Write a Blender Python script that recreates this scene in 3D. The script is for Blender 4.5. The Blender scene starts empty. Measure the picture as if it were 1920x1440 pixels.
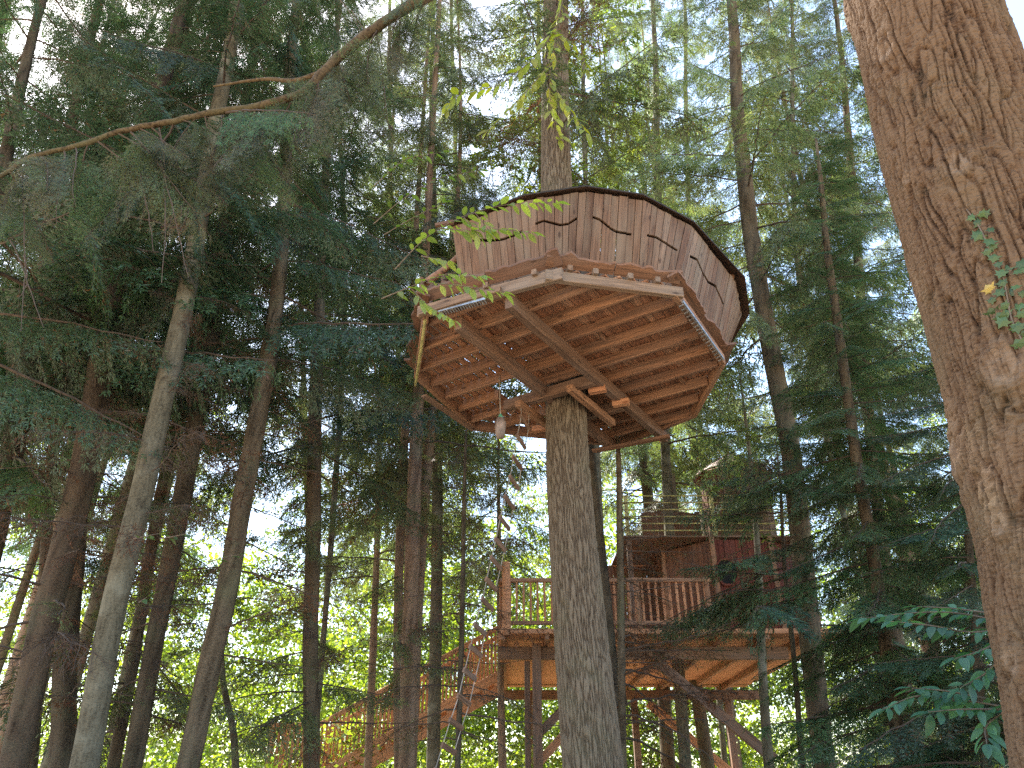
import bpy, math, random, zlib
import numpy as np
from mathutils import Vector, Matrix
random.seed(7); rng = np.random.default_rng(7)
SC = bpy.context.scene
COL = SC.collection
rad = math.radians

# ------------------------------------------------------------------ camera
PITCH = rad(29); FPX = 1442.0
cam = bpy.data.cameras.new('camera'); cam.sensor_width = 36; cam.lens = FPX / 1920 * 36
cam.clip_start = 0.05; cam.clip_end = 2000
camo = bpy.data.objects.new('camera', cam); COL.objects.link(camo)
camo.location = (0, 0, 0); camo.rotation_euler = (math.pi / 2 + PITCH, 0, 0)
SC.camera = camo
GZ = -1.6                                            # the ground

# ------------------------------------------------------------------ light
SUN_EL, SUN_AZ = rad(52), rad(-38)                    # azimuth from +Y towards +X
SUN_DIR = Vector((math.sin(SUN_AZ) * math.cos(SUN_EL), math.cos(SUN_AZ) * math.cos(SUN_EL), math.sin(SUN_EL)))
w = bpy.data.worlds.new('World'); SC.world = w; w.use_nodes = True
nt = w.node_tree; bg = nt.nodes['Background']
sky = nt.nodes.new('ShaderNodeTexSky'); sky.sky_type = 'NISHITA'; sky.sun_disc = False
sky.sun_elevation = SUN_EL; sky.sun_rotation = SUN_AZ; sky.dust_density = 1.0; sky.air_density = 1.3
nt.links.new(sky.outputs[0], bg.inputs[0]); bg.inputs[1].default_value = 0.11
sl = bpy.data.lights.new('sun', 'SUN'); sl.energy = 5.0; sl.angle = rad(0.5); sl.color = (1, .93, .82)
so = bpy.data.objects.new('sun', sl); COL.objects.link(so); so.rotation_euler = SUN_DIR.to_track_quat('Z', 'Y').to_euler()
so.location = SUN_DIR * 60
vs = SC.view_settings
vs.view_transform = 'Standard'; vs.look = 'None'; vs.gamma = 1; vs.use_curve_mapping = False
vs.exposure = 2.45
cy = SC.cycles
cy.max_bounces = 7; cy.diffuse_bounces = 5; cy.transmission_bounces = 5; cy.glossy_bounces = 2; cy.use_denoising = False
cy.sample_clamp_indirect = 6; cy.caustics_reflective = False; cy.caustics_refractive = False

# ------------------------------------------------------------------ geometry helpers
cP, sP = math.cos(PITCH), math.sin(PITCH)
def ray(px, py):
    u = (px - 960) / FPX; v = (720 - py) / FPX
    return np.array([u, cP - v * sP, sP + v * cP])
def atY(px, py, Y):
    r = ray(px, py); return r * (Y / r[1])
def atZ(px, py, Z):
    r = ray(px, py); return r * (Z / r[2])
def proj(V):
    V = np.asarray(V); c = V[..., 1] * cP + V[..., 2] * sP; v = -V[..., 1] * sP + V[..., 2] * cP
    return np.stack([960 + FPX * V[..., 0] / c, 720 - FPX * v / c], -1)
def depth(p): return p[1] * cP + p[2] * sP

def mesh(name, V, F, mats=(), mi=None, smooth=False):
    """V (n,3), F list of index lists or an int array (m,k)"""
    me = bpy.data.meshes.new(name)
    V = np.asarray(V, np.float32)
    if isinstance(F, np.ndarray):
        m, k = F.shape; loops = F.ravel(); starts = np.arange(0, m * k, k)
    else:
        loops = np.concatenate([np.asarray(f) for f in F]); lens = np.array([len(f) for f in F])
        starts = np.concatenate([[0], np.cumsum(lens)[:-1]]); m = len(F)
    me.vertices.add(len(V)); me.vertices.foreach_set('co', V.ravel())
    me.loops.add(len(loops)); me.loops.foreach_set('vertex_index', loops.astype(np.int32))
    me.polygons.add(m); me.polygons.foreach_set('loop_start', starts.astype(np.int32))
    if mi is not None: me.polygons.foreach_set('material_index', np.asarray(mi, np.int32))
    me.polygons.foreach_set('use_smooth', np.full(m, bool(smooth)))
    for mt in mats: me.materials.append(mt)
    me.update(calc_edges=True)
    return me
def link(name, me, parent=None, loc=(0, 0, 0), M=None):
    o = bpy.data.objects.new(name, me); COL.objects.link(o)
    if parent is not None: o.parent = parent
    if M is not None: o.matrix_local = M
    else: o.location = loc
    return o
def thing(name, label, cat, loc=(0, 0, 0), group=None):
    o = bpy.data.objects.new(name, None); COL.objects.link(o); o.location = [float(c) for c in loc]; o.empty_display_size = .2
    o['label'] = label; o['category'] = cat
    if group: o['group'] = group
    return o
def part(root, name, V, F, mats, mi=None, smooth=False):
    """a part whose vertices are given in world space"""
    V = np.asarray(V, float); L = np.array(root.location)
    return link(name, mesh(name, V - L, F, mats, mi, smooth), root)

def nrm(v): v = np.asarray(v, float); return v / (np.linalg.norm(v) + 1e-12)
BOXF = [[0, 3, 2, 1], [4, 5, 6, 7], [0, 1, 5, 4], [1, 2, 6, 5], [2, 3, 7, 6], [3, 0, 4, 7]]
def timber_mesh(name, L, w_, h, mat, ch=.006, warp=.0):
    """a sawn timber with worn arrises: length along X, width Y, height Z, centred"""
    a, b = w_ / 2, h / 2; ch = min(ch, a * .4, b * .4)
    ring = [(-a + ch, -b), (a - ch, -b), (a, -b + ch), (a, b - ch), (a - ch, b), (-a + ch, b), (-a, b - ch), (-a, -b + ch)]
    V = []; ns = 2 if warp == 0 else 4
    for i in range(ns):
        t = i / (ns - 1) - .5; dy, dz = (random.uniform(-warp, warp), random.uniform(-warp, warp)) if 0 < i < ns - 1 else (0, 0)
        V += [(t * L, y + dy, z + dz) for y, z in ring]
    F = [list(range(7, -1, -1)), list(range(8 * (ns - 1), 8 * ns))]
    for s in range(ns - 1):
        for k in range(8): F.append([s * 8 + k, s * 8 + (k + 1) % 8, s * 8 + 8 + (k + 1) % 8, s * 8 + 8 + k])
    return mesh(name, V, F, [mat])
def timber(root, name, p0, p1, w_, h, mat, up=(0, 0, 1), ext=0, warp=0, ch=.006):
    """a timber from p0 to p1 (world), h measured along 'up'"""
    p0, p1 = np.asarray(p0, float), np.asarray(p1, float); x = nrm(p1 - p0); p0 = p0 - x * ext; p1 = p1 + x * ext
    y = nrm(np.cross(up, x)); z = np.cross(x, y); L = np.linalg.norm(p1 - p0); c = (p0 + p1) / 2 - np.array(root.location)
    M = Matrix([[x[0], y[0], z[0], c[0]], [x[1], y[1], z[1], c[1]], [x[2], y[2], z[2], c[2]], [0, 0, 0, 1]])
    return link(name, timber_mesh(name, L, w_, h, mat, ch, warp), root, M=M)

def frames(P):
    P = np.asarray(P, float); T = np.gradient(P, axis=0); T /= np.linalg.norm(T, axis=1)[:, None] + 1e-12
    ref = np.array([0, 0, 1.]) if abs(T[:, 2]).mean() < .8 else np.array([1., 0, 0])
    A = np.cross(T, ref); A /= np.linalg.norm(A, axis=1)[:, None] + 1e-12; B = np.cross(T, A)
    return T, A, B
def tube(P, R, k=6, cap=True):
    P = np.asarray(P, float); n = len(P); R = np.broadcast_to(R, (n,)); T, A, B = frames(P)
    a = np.arange(k) / k * 2 * np.pi
    V = P[:, None] + R[:, None, None] * (np.cos(a)[None, :, None] * A[:, None] + np.sin(a)[None, :, None] * B[:, None])
    i = np.arange(n - 1)[:, None] * k; j = np.arange(k)[None]; j2 = (j + 1) % k
    F = np.stack([i + j, i + j2, i + k + j2, i + k + j], -1).reshape(-1, 4)
    return V.reshape(-1, 3), F
def resample(P, n, R=None):
    """smooth (Catmull-Rom) resampling of a polyline"""
    P = np.asarray(P, float); d = np.concatenate([[0], np.cumsum(np.linalg.norm(np.diff(P, axis=0), axis=1))])
    t = np.linspace(0, d[-1], n); idx = np.clip(np.searchsorted(d, t, 'right') - 1, 0, len(P) - 2)
    m = np.gradient(P, d, axis=0) if len(P) > 2 else np.repeat((P[1:] - P[:1]) / d[-1], 2, 0)
    h = (d[idx + 1] - d[idx]); s = ((t - d[idx]) / h)[:, None]; h = h[:, None]
    Q = (2 * s**3 - 3 * s**2 + 1) * P[idx] + (s**3 - 2 * s**2 + s) * h * m[idx] + (-2 * s**3 + 3 * s**2) * P[idx + 1] + (s**3 - s**2) * h * m[idx + 1]
    return (Q, np.interp(t, d, R)) if R is not None else Q
class Bag:
    """collects pieces into one mesh"""
    def __init__(s): s.V = []; s.F = []; s.n = 0
    def add(s, V, F):
        V = np.asarray(V, float)
        s.F += [[i + s.n for i in f] for f in (F.tolist() if isinstance(F, np.ndarray) else F)]; s.V.append(V); s.n += len(V)
    def box(s, p0, p1, w_, h, up=(0, 0, 1)):
        p0, p1 = np.asarray(p0, float), np.asarray(p1, float); x = nrm(p1 - p0); y = nrm(np.cross(up, x)); z = np.cross(x, y)
        V = [p + y * a * w_ / 2 + z * b * h / 2 for p in (p0, p1) for a, b in ((-1, -1), (1, -1), (1, 1), (-1, 1))]
        s.add(V, BOXF)
    def build(s, root, name, mat, smooth=False): return part(root, name, np.concatenate(s.V), s.F, [mat], None, smooth)

# gradient noise, vectorised
_perm = np.random.default_rng(3).permutation(512).astype(np.int64); _perm = np.concatenate([_perm, _perm, _perm])
_g = np.random.default_rng(4).normal(size=(512, 3)); _g /= np.linalg.norm(_g, axis=1)[:, None]
def noise(P):
    P = np.asarray(P, float); I = np.floor(P).astype(np.int64); f = P - I; I &= 511; u = f * f * f * (f * (f * 6 - 15) + 10)
    out = 0
    for dx in (0, 1):
        for dy in (0, 1):
            for dz in (0, 1):
                h = _perm[_perm[_perm[(I[..., 0] + dx) & 511] + ((I[..., 1] + dy) & 511)] + ((I[..., 2] + dz) & 511)] & 511
                g = _g[h]; d = g[..., 0] * (f[..., 0] - dx) + g[..., 1] * (f[..., 1] - dy) + g[..., 2] * (f[..., 2] - dz)
                out = out + d * (u[..., 0] if dx else 1 - u[..., 0]) * (u[..., 1] if dy else 1 - u[..., 1]) * (u[..., 2] if dz else 1 - u[..., 2])
    return out
def smst(x, a, b): t = np.clip((x - a) / (b - a), 0, 1); return t * t * (3 - 2 * t)

# ------------------------------------------------------------------ materials
def newmat(name):
    m = bpy.data.materials.new(name); m.use_nodes = True; t = m.node_tree; t.nodes.clear()
    out = t.nodes.new('ShaderNodeOutputMaterial'); return m, t, out
def N(t, kind, **kw):
    n = t.nodes.new(kind)
    for k, v in kw.items():
        if k.startswith('i_'): n.inputs[int(k[2:]) if k[2:].isdigit() else k[2:]].default_value = v
        else: setattr(n, k, v)
    return n
def ramp(t, fac, stops):
    r = t.nodes.new('ShaderNodeValToRGB'); e = r.color_ramp.elements
    e[0].position, e[0].color = stops[0][0], (*stops[0][1], 1); e[1].position, e[1].color = stops[-1][0], (*stops[-1][1], 1)
    for p, c in stops[1:-1]: q = e.new(p); q.color = (*c, 1)
    t.links.new(fac, r.inputs[0]); return r
def mathn(t, op, a, b=None):
    n = t.nodes.new('ShaderNodeMath'); n.operation = op
    for i, x in enumerate((a, b)):
        if x is None: continue
        if isinstance(x, (int, float)): n.inputs[i].default_value = x
        else: t.links.new(x, n.inputs[i])
    return n.outputs[0]
def mixc(t, fac, a, b, mode='MIX'):
    n = t.nodes.new('ShaderNodeMix'); n.data_type = 'RGBA'; n.blend_type = mode
    for s, x in ((0, fac), (6, a), (7, b)):
        if isinstance(x, tuple): n.inputs[s].default_value = (*x, 1)
        elif isinstance(x, (int, float)): n.inputs[s].default_value = x
        else: t.links.new(x, n.inputs[s])
    return n.outputs[2]
def wood_mat(name, stops, grey=.35, rough=.75, dark=(.05, .03, .022), greycol=(.20, .165, .15)):
    """sawn larch: every board its own tint, grain along its length, knots, weathering"""
    m, t, out = newmat(name); L = t.links.new
    oi = N(t, 'ShaderNodeObjectInfo'); tc = N(t, 'ShaderNodeTexCoord')
    off = N(t, 'ShaderNodeVectorMath', operation='MULTIPLY_ADD'); comb = N(t, 'ShaderNodeCombineXYZ')
    for k in range(3): L(mathn(t, 'MULTIPLY', oi.outputs['Random'], (37., 91., 53.)[k]), comb.inputs[k])
    off.inputs[1].default_value = (1, 1, 1); L(tc.outputs['Object'], off.inputs[0]); L(comb.outputs[0], off.inputs[2])
    mp = N(t, 'ShaderNodeMapping'); L(off.outputs[0], mp.inputs[0]); mp.inputs['Scale'].default_value = (1.6, 42, 42)
    g = N(t, 'ShaderNodeTexNoise', i_Scale=1.0, i_Detail=5.0, i_Roughness=.62, i_Distortion=.5); L(mp.outputs[0], g.inputs[0])
    mp2 = N(t, 'ShaderNodeMapping'); L(off.outputs[0], mp2.inputs[0]); mp2.inputs['Scale'].default_value = (1.1, 3.5, 3.5)
    b = N(t, 'ShaderNodeTexNoise', i_Scale=1.0, i_Detail=4.0); L(mp2.outputs[0], b.inputs[0])
    base = ramp(t, oi.outputs['Random'], stops).outputs[0]
    c = mixc(t, mathn(t, 'MULTIPLY', ramp(t, g.outputs[0], [(.36, (1, 1, 1)), (.58, (0, 0, 0))]).outputs[0], .68), base, dark)
    c = mixc(t, mathn(t, 'MULTIPLY', ramp(t, b.outputs[0], [(.42, (0, 0, 0)), (.66, (1, 1, 1))]).outputs[0], grey), c, greycol)
    mp3 = N(t, 'ShaderNodeMapping'); L(off.outputs[0], mp3.inputs[0]); mp3.inputs['Scale'].default_value = (2.6, 7, 7)
    vo = N(t, 'ShaderNodeTexVoronoi', i_Scale=1.0); L(mp3.outputs[0], vo.inputs[0])
    c = mixc(t, mathn(t, 'MULTIPLY', ramp(t, vo.outputs['Distance'], [(.07, (1, 1, 1)), (.15, (0, 0, 0))]).outputs[0], .8), c, dark)
    p = N(t, 'ShaderNodeBsdfPrincipled'); L(c, p.inputs['Base Color']); p.inputs['Roughness'].default_value = rough
    p.inputs['Specular IOR Level'].default_value = .25
    bp = N(t, 'ShaderNodeBump', i_Strength=.5, i_Distance=.0015); L(g.outputs[0], bp.inputs['Height']); L(bp.outputs[0], p.inputs['Normal'])
    L(p.outputs[0], out.inputs[0]); return m
def bark_mat(name, crack, mid, plate, lichen=None, lich_amt=.0, scale=1.0, attr=False, bump=.02, flake=1.0):
    m, t, out = newmat(name); L = t.links.new
    tc = N(t, 'ShaderNodeTexCoord'); mp = N(t, 'ShaderNodeMapping'); L(tc.outputs['Object'], mp.inputs[0])
    mp.inputs['Scale'].default_value = (26 * scale, 26 * scale, 5.5 * scale)
    n1 = N(t, 'ShaderNodeTexNoise', i_Scale=1.0, i_Detail=6.0, i_Roughness=.65, i_Distortion=.9); L(mp.outputs[0], n1.inputs[0])
    n2 = N(t, 'ShaderNodeTexNoise', i_Scale=2.2, i_Detail=5.0, i_Roughness=.6); L(tc.outputs['Object'], n2.inputs[0])
    n3 = N(t, 'ShaderNodeTexNoise', i_Scale=60., i_Detail=3.0); L(tc.outputs['Object'], n3.inputs[0])
    if attr:
        at = N(t, 'ShaderNodeAttribute', attribute_name='bark'); f = at.outputs['Fac']
        f = mathn(t, 'ADD', mathn(t, 'MULTIPLY', f, .8), mathn(t, 'MULTIPLY', n1.outputs[0], .24))
        stops = [(.15, crack), (.44, mid), (.84, plate)]
    else:
        f = n1.outputs[0]; stops = [(.36, crack), (.47, mid), (.64, plate)]
    c = ramp(t, f, stops).outputs[0]
    mq = N(t, 'ShaderNodeMapping'); L(tc.outputs['Object'], mq.inputs[0]); mq.inputs['Scale'].default_value = (34, 34, 95)
    n4 = N(t, 'ShaderNodeTexNoise', i_Scale=1.0, i_Detail=4.0, i_Roughness=.7); L(mq.outputs[0], n4.inputs[0])
    c = mixc(t, ramp(t, n4.outputs[0], [(.42, (0, 0, 0)), (.62, (.55 * flake,) * 3)]).outputs[0], c, tuple(x * 1.25 for x in plate))
    c = mixc(t, ramp(t, n4.outputs[0], [(.34, (.6 * flake,) * 3), (.46, (0, 0, 0))]).outputs[0], c, crack)
    if lichen: c = mixc(t, mathn(t, 'MULTIPLY', ramp(t, n2.outputs[0], [(.5, (0, 0, 0)), (.66, (1, 1, 1))]).outputs[0], lich_amt), c, lichen)
    if attr:
        sc = N(t, 'ShaderNodeAttribute', attribute_name='scar'); c = mixc(t, mathn(t, 'MULTIPLY', sc.outputs['Fac'], .5), c, (.34, .25, .18))
    p = N(t, 'ShaderNodeBsdfPrincipled'); L(c, p.inputs['Base Color']); p.inputs['Roughness'].default_value = .9
    p.inputs['Specular IOR Level'].default_value = .15
    bp = N(t, 'ShaderNodeBump', i_Strength=.9, i_Distance=bump); L(mathn(t, 'ADD', n1.outputs[0], mathn(t, 'MULTIPLY', n3.outputs[0], .3)), bp.inputs['Height']); L(bp.outputs[0], p.inputs['Normal'])
    L(p.outputs[0], out.inputs[0]); return m
def leaf_mat(name, trans=.45, var=.5, tcol=(1.25, 1.15, .45), gloss=.08, brown=.0, base=None):
    """foliage: the object's own colour, every leaf a little different; light passes through"""
    m, t, out = newmat(name); L = t.links.new
    oi = N(t, 'ShaderNodeObjectInfo'); ge = N(t, 'ShaderNodeNewGeometry'); r = ge.outputs['Random Per Island']
    col = oi.outputs['Color'] if base is None else None
    v = N(t, 'ShaderNodeHueSaturation'); v.inputs['Saturation'].default_value = 1
    if col is not None: L(col, v.inputs['Color'])
    else: v.inputs['Color'].default_value = (*base, 1)
    mr = N(t, 'ShaderNodeMapRange'); L(r, mr.inputs[0]); mr.inputs[3].default_value = 1 - var; mr.inputs[4].default_value = 1 + var; L(mr.outputs[0], v.inputs['Value'])
    r2 = mathn(t, 'FRACT', mathn(t, 'MULTIPLY', r, 17.3)); mh = N(t, 'ShaderNodeMapRange'); L(r2, mh.inputs[0]); mh.inputs[3].default_value = .475; mh.inputs[4].default_value = .515; L(mh.outputs[0], v.inputs['Hue'])
    c = v.outputs[0]
    if brown: c = mixc(t, mathn(t, 'GREATER_THAN', mathn(t, 'FRACT', mathn(t, 'MULTIPLY', r, 7.7)), 1 - brown), c, (.16, .075, .035))
    d = N(t, 'ShaderNodeBsdfDiffuse'); L(c, d.inputs[0])
    tr = N(t, 'ShaderNodeBsdfTranslucent'); L(mixc(t, 1.0, c, tcol, 'MULTIPLY'), tr.inputs[0])
    mx = N(t, 'ShaderNodeMixShader', i_0=trans); L(d.outputs[0], mx.inputs[1]); L(tr.outputs[0], mx.inputs[2])
    gl = N(t, 'ShaderNodeBsdfGlossy'); gl.inputs['Roughness'].default_value = .45
    m2 = N(t, 'ShaderNodeMixShader', i_0=gloss); L(mx.outputs[0], m2.inputs[1]); L(gl.outputs[0], m2.inputs[2]); L(m2.outputs[0], out.inputs[0])
    return m
def plain(name, col, rough=.7, metal=0, nscale=12, var=.35):
    m, t, out = newmat(name); L = t.links.new; tc = N(t, 'ShaderNodeTexCoord')
    n = N(t, 'ShaderNodeTexNoise', i_Scale=float(nscale), i_Detail=5.0); L(tc.outputs['Object'], n.inputs[0])
    c = ramp(t, n.outputs[0], [(.3, tuple(x * (1 - var) for x in col)), (.7, tuple(min(1, x * (1 + var)) for x in col))]).outputs[0]
    p = N(t, 'ShaderNodeBsdfPrincipled'); L(c, p.inputs['Base Color']); p.inputs['Roughness'].default_value = rough; p.inputs['Metallic'].default_value = metal
    L(p.outputs[0], out.inputs[0]); return m

M_WALL = wood_mat('weathered_larch', [(0, (.115, .064, .04)), (.25, (.205, .122, .08)), (.5, (.145, .08, .05)), (.75, (.26, .18, .13)), (1, (.19, .108, .067))], grey=.7, dark=(.045, .026, .018), greycol=(.20, .158, .118))
M_FLOOR = wood_mat('red_larch', [(0, (.34, .155, .085)), (.4, (.44, .215, .12)), (.7, (.38, .175, .095)), (1, (.50, .28, .17))], grey=.12)
M_JOIST = wood_mat('larch_joist', [(0, (.26, .135, .08)), (.5, (.38, .21, .125)), (1, (.32, .17, .10))], grey=.3)
M_BEAM = wood_mat('grey_brown_beam', [(0, (.18, .11, .075)), (1, (.24, .145, .098))], grey=.4)
M_EDGE = wood_mat('pale_rim_timber', [(0, (.23, .15, .10)), (1, (.30, .20, .135))], grey=.6, greycol=(.22, .185, .155))
M_SLAB = wood_mat('live_edge_slab', [(0, (.17, .088, .058)), (1, (.25, .135, .085))], grey=.35)
M_ORANGE = wood_mat('orange_sunlit_larch', [(0, (.46, .22, .12)), (.5, (.55, .29, .165)), (1, (.50, .25, .135))], grey=.1, dark=(.2, .08, .04))  # orange larch made lighter; the glow of sun and bounce is in the colour
M_REDWALL = wood_mat('dark_red_boards', [(0, (.13, .035, .025)), (1, (.18, .05, .033))], grey=.08, dark=(.04, .012, .01))
M_REDW2 = wood_mat('brown_boards', [(0, (.16, .075, .045)), (1, (.24, .12, .075))], grey=.3)
M_ROOF = plain('dark_felt_roof', (.03, .028, .026), .9)
M_SHINGLE = wood_mat('pink_grey_shingles', [(0, (.30, .21, .19)), (1, (.42, .31, .28))], grey=.4, greycol=(.3, .27, .27))
M_SOFFIT = plain('soffit_boards', (.10, .055, .036), .8, 0, 6, .3)
M_METAL = plain('galvanised_metal', (.42, .43, .45), .4, .8)
M_ROPE = plain('grey_rope', (.30, .27, .24), .9)
M_BAMBOO = plain('green_bamboo', (.36, .33, .13), .5, 0, 9)
M_BAG = plain('grey_brown_plastic', (.22, .17, .15), .5, 0, 8, .6)
M_GREENCAP = plain('green_cap', (.10, .33, .22), .5)
M_GROUND = plain('leaf_litter', (.42, .31, .20), .95, 0, 1.5, .35)  # litter tone lightened so the unseen ground bounces light onto the undersides
M_NEEDLE = leaf_mat('conifer_needles', .42, .5, (1.2, 1.15, .6), .05, brown=.03)
M_DEADN = leaf_mat('dry_brown_needles', .3, .5, (1.3, 1, .7), .03, base=(.13, .065, .035))
M_LEAF = leaf_mat('broad_leaves', .5, .4, (1.5, 1.5, .4), .05)
M_FAR = leaf_mat('far_leaves', .52, .5, (1.5, 1.45, .4), .06)
M_TWIG = plain('twig_bark', (.07, .05, .038), .9, 0, 20)
M_TWIGL = plain('pale_twig_bark', (.15, .115, .085), .9, 0, 20)
B_RED = bark_mat('red_brown_fir_bark', (.014, .007, .004), (.078, .041, .022), (.145, .092, .055), (.15, .13, .075), .2, 1.6, True, .006)
B_GREY = bark_mat('grey_ridged_bark', (.045, .031, .023), (.105, .080, .056), (.185, .15, .112), (.15, .155, .09), .2, 1.4, True, .004, .45)
B_DARK = bark_mat('dark_bark', (.015, .012, .009), (.052, .041, .030), (.10, .082, .060), (.10, .11, .07), .35, attr=True)
B_REDDARK = bark_mat('dark_reddish_bark', (.016, .012, .009), (.056, .041, .030), (.10, .075, .054), (.09, .095, .065), .4, attr=True)
B_PALE = bark_mat('pale_smooth_bark', (.032, .028, .02), (.08, .072, .05), (.128, .115, .082), (.25, .25, .20), .45, .6, bump=.006)
B_BROWN = bark_mat('brown_bark', (.020, .015, .010), (.072, .056, .039), (.13, .105, .074), (.11, .12, .07), .45, attr=True)
B_PINK = bark_mat('pinkish_bark', (.05, .031, .022), (.15, .10, .07), (.24, .17, .125), (.15, .15, .09), .35, attr=True)

# ------------------------------------------------------------------ the setting
def ground():
    n = 60; s = np.concatenate([np.linspace(-1, 1, n)]); g = np.sign(s) * (np.abs(s) ** 2.2) * 600
    X, Y = np.meshgrid(g, g + 12, indexing='ij')
    Z = GZ + .12 * noise(np.stack([X * .25, Y * .25, X * 0], -1)) - smst(np.hypot(X, Y - 10), 30, 300) * 3
    i = np.arange(n - 1)[:, None] * n + np.arange(n - 1)[None]
    F = np.stack([i, i + n, i + n + 1, i + 1], -1).reshape(-1, 4)
    o = link('ground', mesh('ground', np.stack([X, Y, Z], -1).reshape(-1, 3), F, [M_GROUND], smooth=True)); o['kind'] = 'structure'
    o['label'] = 'brown forest floor of fallen needles and leaves'
ground()

# ------------------------------------------------------------------ bough templates (shared mesh data)
class LeafBag:
    def __init__(s): s.P = []; s.D = []; s.S = []; s.L = []; s.W = []; s.st = []
    def leaf(s, p, d, side, l, w_): s.P.append(p); s.D.append(d); s.S.append(side); s.L.append(l); s.W.append(w_)
    def stem(s, pts, r, k=3): s.st.append((pts, r, k))
    def mesh(s, name, mats, fold=.0):
        Vs, Fs, mi = [], [], []; n = 0
        for pts, r, k in s.st:
            V, F = tube(pts, r, k); Vs.append(V); Fs.append(F + n); n += len(V); mi.append(np.ones(len(F), int))
        if s.P:
            P = np.array(s.P); D = np.array(s.D); S = np.array(s.S); L = np.array(s.L)[:, None]; W = np.array(s.W)[:, None]
            V = np.stack([P, P + D * L * .45 + S * W * .5, P + D * L, P + D * L * .45 - S * W * .5], 1).reshape(-1, 3)
            F = np.arange(len(P) * 4).reshape(-1, 4) + n; Vs.append(V); Fs.append(F); mi.append(np.zeros(len(F), int))
        return mesh(name, np.concatenate(Vs), np.concatenate(Fs), mats, np.concatenate(mi))
def rot(v, ax, a):
    ax = nrm(ax); return v * math.cos(a) + np.cross(ax, v) * math.sin(a) + ax * np.dot(ax, v) * (1 - math.cos(a))
def conifer_bough(name, L=2.0, sag=.25, hang=.2, spacing=.085, slen=.55, nl=.055, nw=.013, nstep=.022, bare=.12, keep=1.0, mat=None, rough=.25):
    b = LeafBag(); R = random
    n = 14; ts = np.linspace(0, 1, n)
    ax = np.stack([ts * L, .06 * L * np.sin(ts * 3 + R.uniform(0, 6)) * ts, -sag * L * ts**1.6 + .10 * L * ts**3 * R.uniform(0, 1.5)], -1)
    ax[:, :] += rng.normal(0, .008, ax.shape) * L * .5
    b.stem(ax, np.linspace(.016, .003, n) * L / 2 + .001, 4)
    up0 = np.array([0, 0, 1.])
    def needles(p0, d, l, up):
        m = max(2, int(l / nstep))
        for i in range(m):
            if R.random() > keep: continue
            q = p0 + d * (l * (i + R.random()) / m); s = 1 if R.random() < .5 else -1
            side = nrm(np.cross(up, d)); dd = nrm(d * .75 + side * s * R.uniform(.35, .9) + up * R.uniform(-.15, .35))
            sd = nrm(np.cross(dd, up) + rng.normal(0, .35, 3)); b.leaf(q, dd, sd, nl * R.uniform(.7, 1.3), nw)
        b.leaf(p0 + d * l * .92, d, nrm(np.cross(d, up)), nl * 1.2, nw)
    s = bare * L
    sgn = 1
    while s < L * .99:
        t = s / L; i = min(int(t * (n - 1)), n - 2); f = t * (n - 1) - i; p = ax[i] * (1 - f) + ax[i + 1] * f; d = nrm(ax[i + 1] - ax[i])
        side = nrm(np.cross(up0, d)) * sgn; sgn = -sgn
        l = slen * (min(1, (t / .25)) ** .5) * (1 - t) ** .6 * R.uniform(.65, 1.15) + .08
        dr = nrm(d * R.uniform(.5, .9) + side * R.uniform(.7, 1) + up0 * (-hang * R.uniform(.4, 1.6) + R.uniform(-rough, rough) * .6))
        if R.random() < .93:
            m = max(3, int(l / .14) + 2); tt = np.linspace(0, 1, m)[:, None]
            sub = p + dr * l * tt + np.array([0, 0, -1.]) * hang * .55 * l * tt**2
            b.stem(sub, np.linspace(.0035, .0012, m), 3)
            k = max(1, int(l / .06))
            for j in range(k):
                q = (j + .6) / k; ii = min(int(q * (m - 1)), m - 2); ff = q * (m - 1) - ii; pp = sub[ii] * (1 - ff) + sub[ii + 1] * ff; d2 = nrm(sub[ii + 1] - sub[ii])
                nr = nrm(np.cross(d2, np.cross(up0, d2)))
                needles(pp, d2, l / k, nr)
                for sg in (-1, 1):
                    if R.random() < .8:
                        l2 = (.05 + .16 * (1 - q) * min(1, l / .4)) * R.uniform(.6, 1.3)
                        d3 = nrm(d2 * .8 + np.cross(nr, d2) * sg * .75 + up0 * (-hang * R.uniform(0, 1.1)) + rng.normal(0, .1, 3))
                        needles(pp, d3, l2, nr)
        s += spacing * R.uniform(.6, 1.3)
    return b.mesh(name, [mat or M_NEEDLE, M_TWIG])
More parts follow.
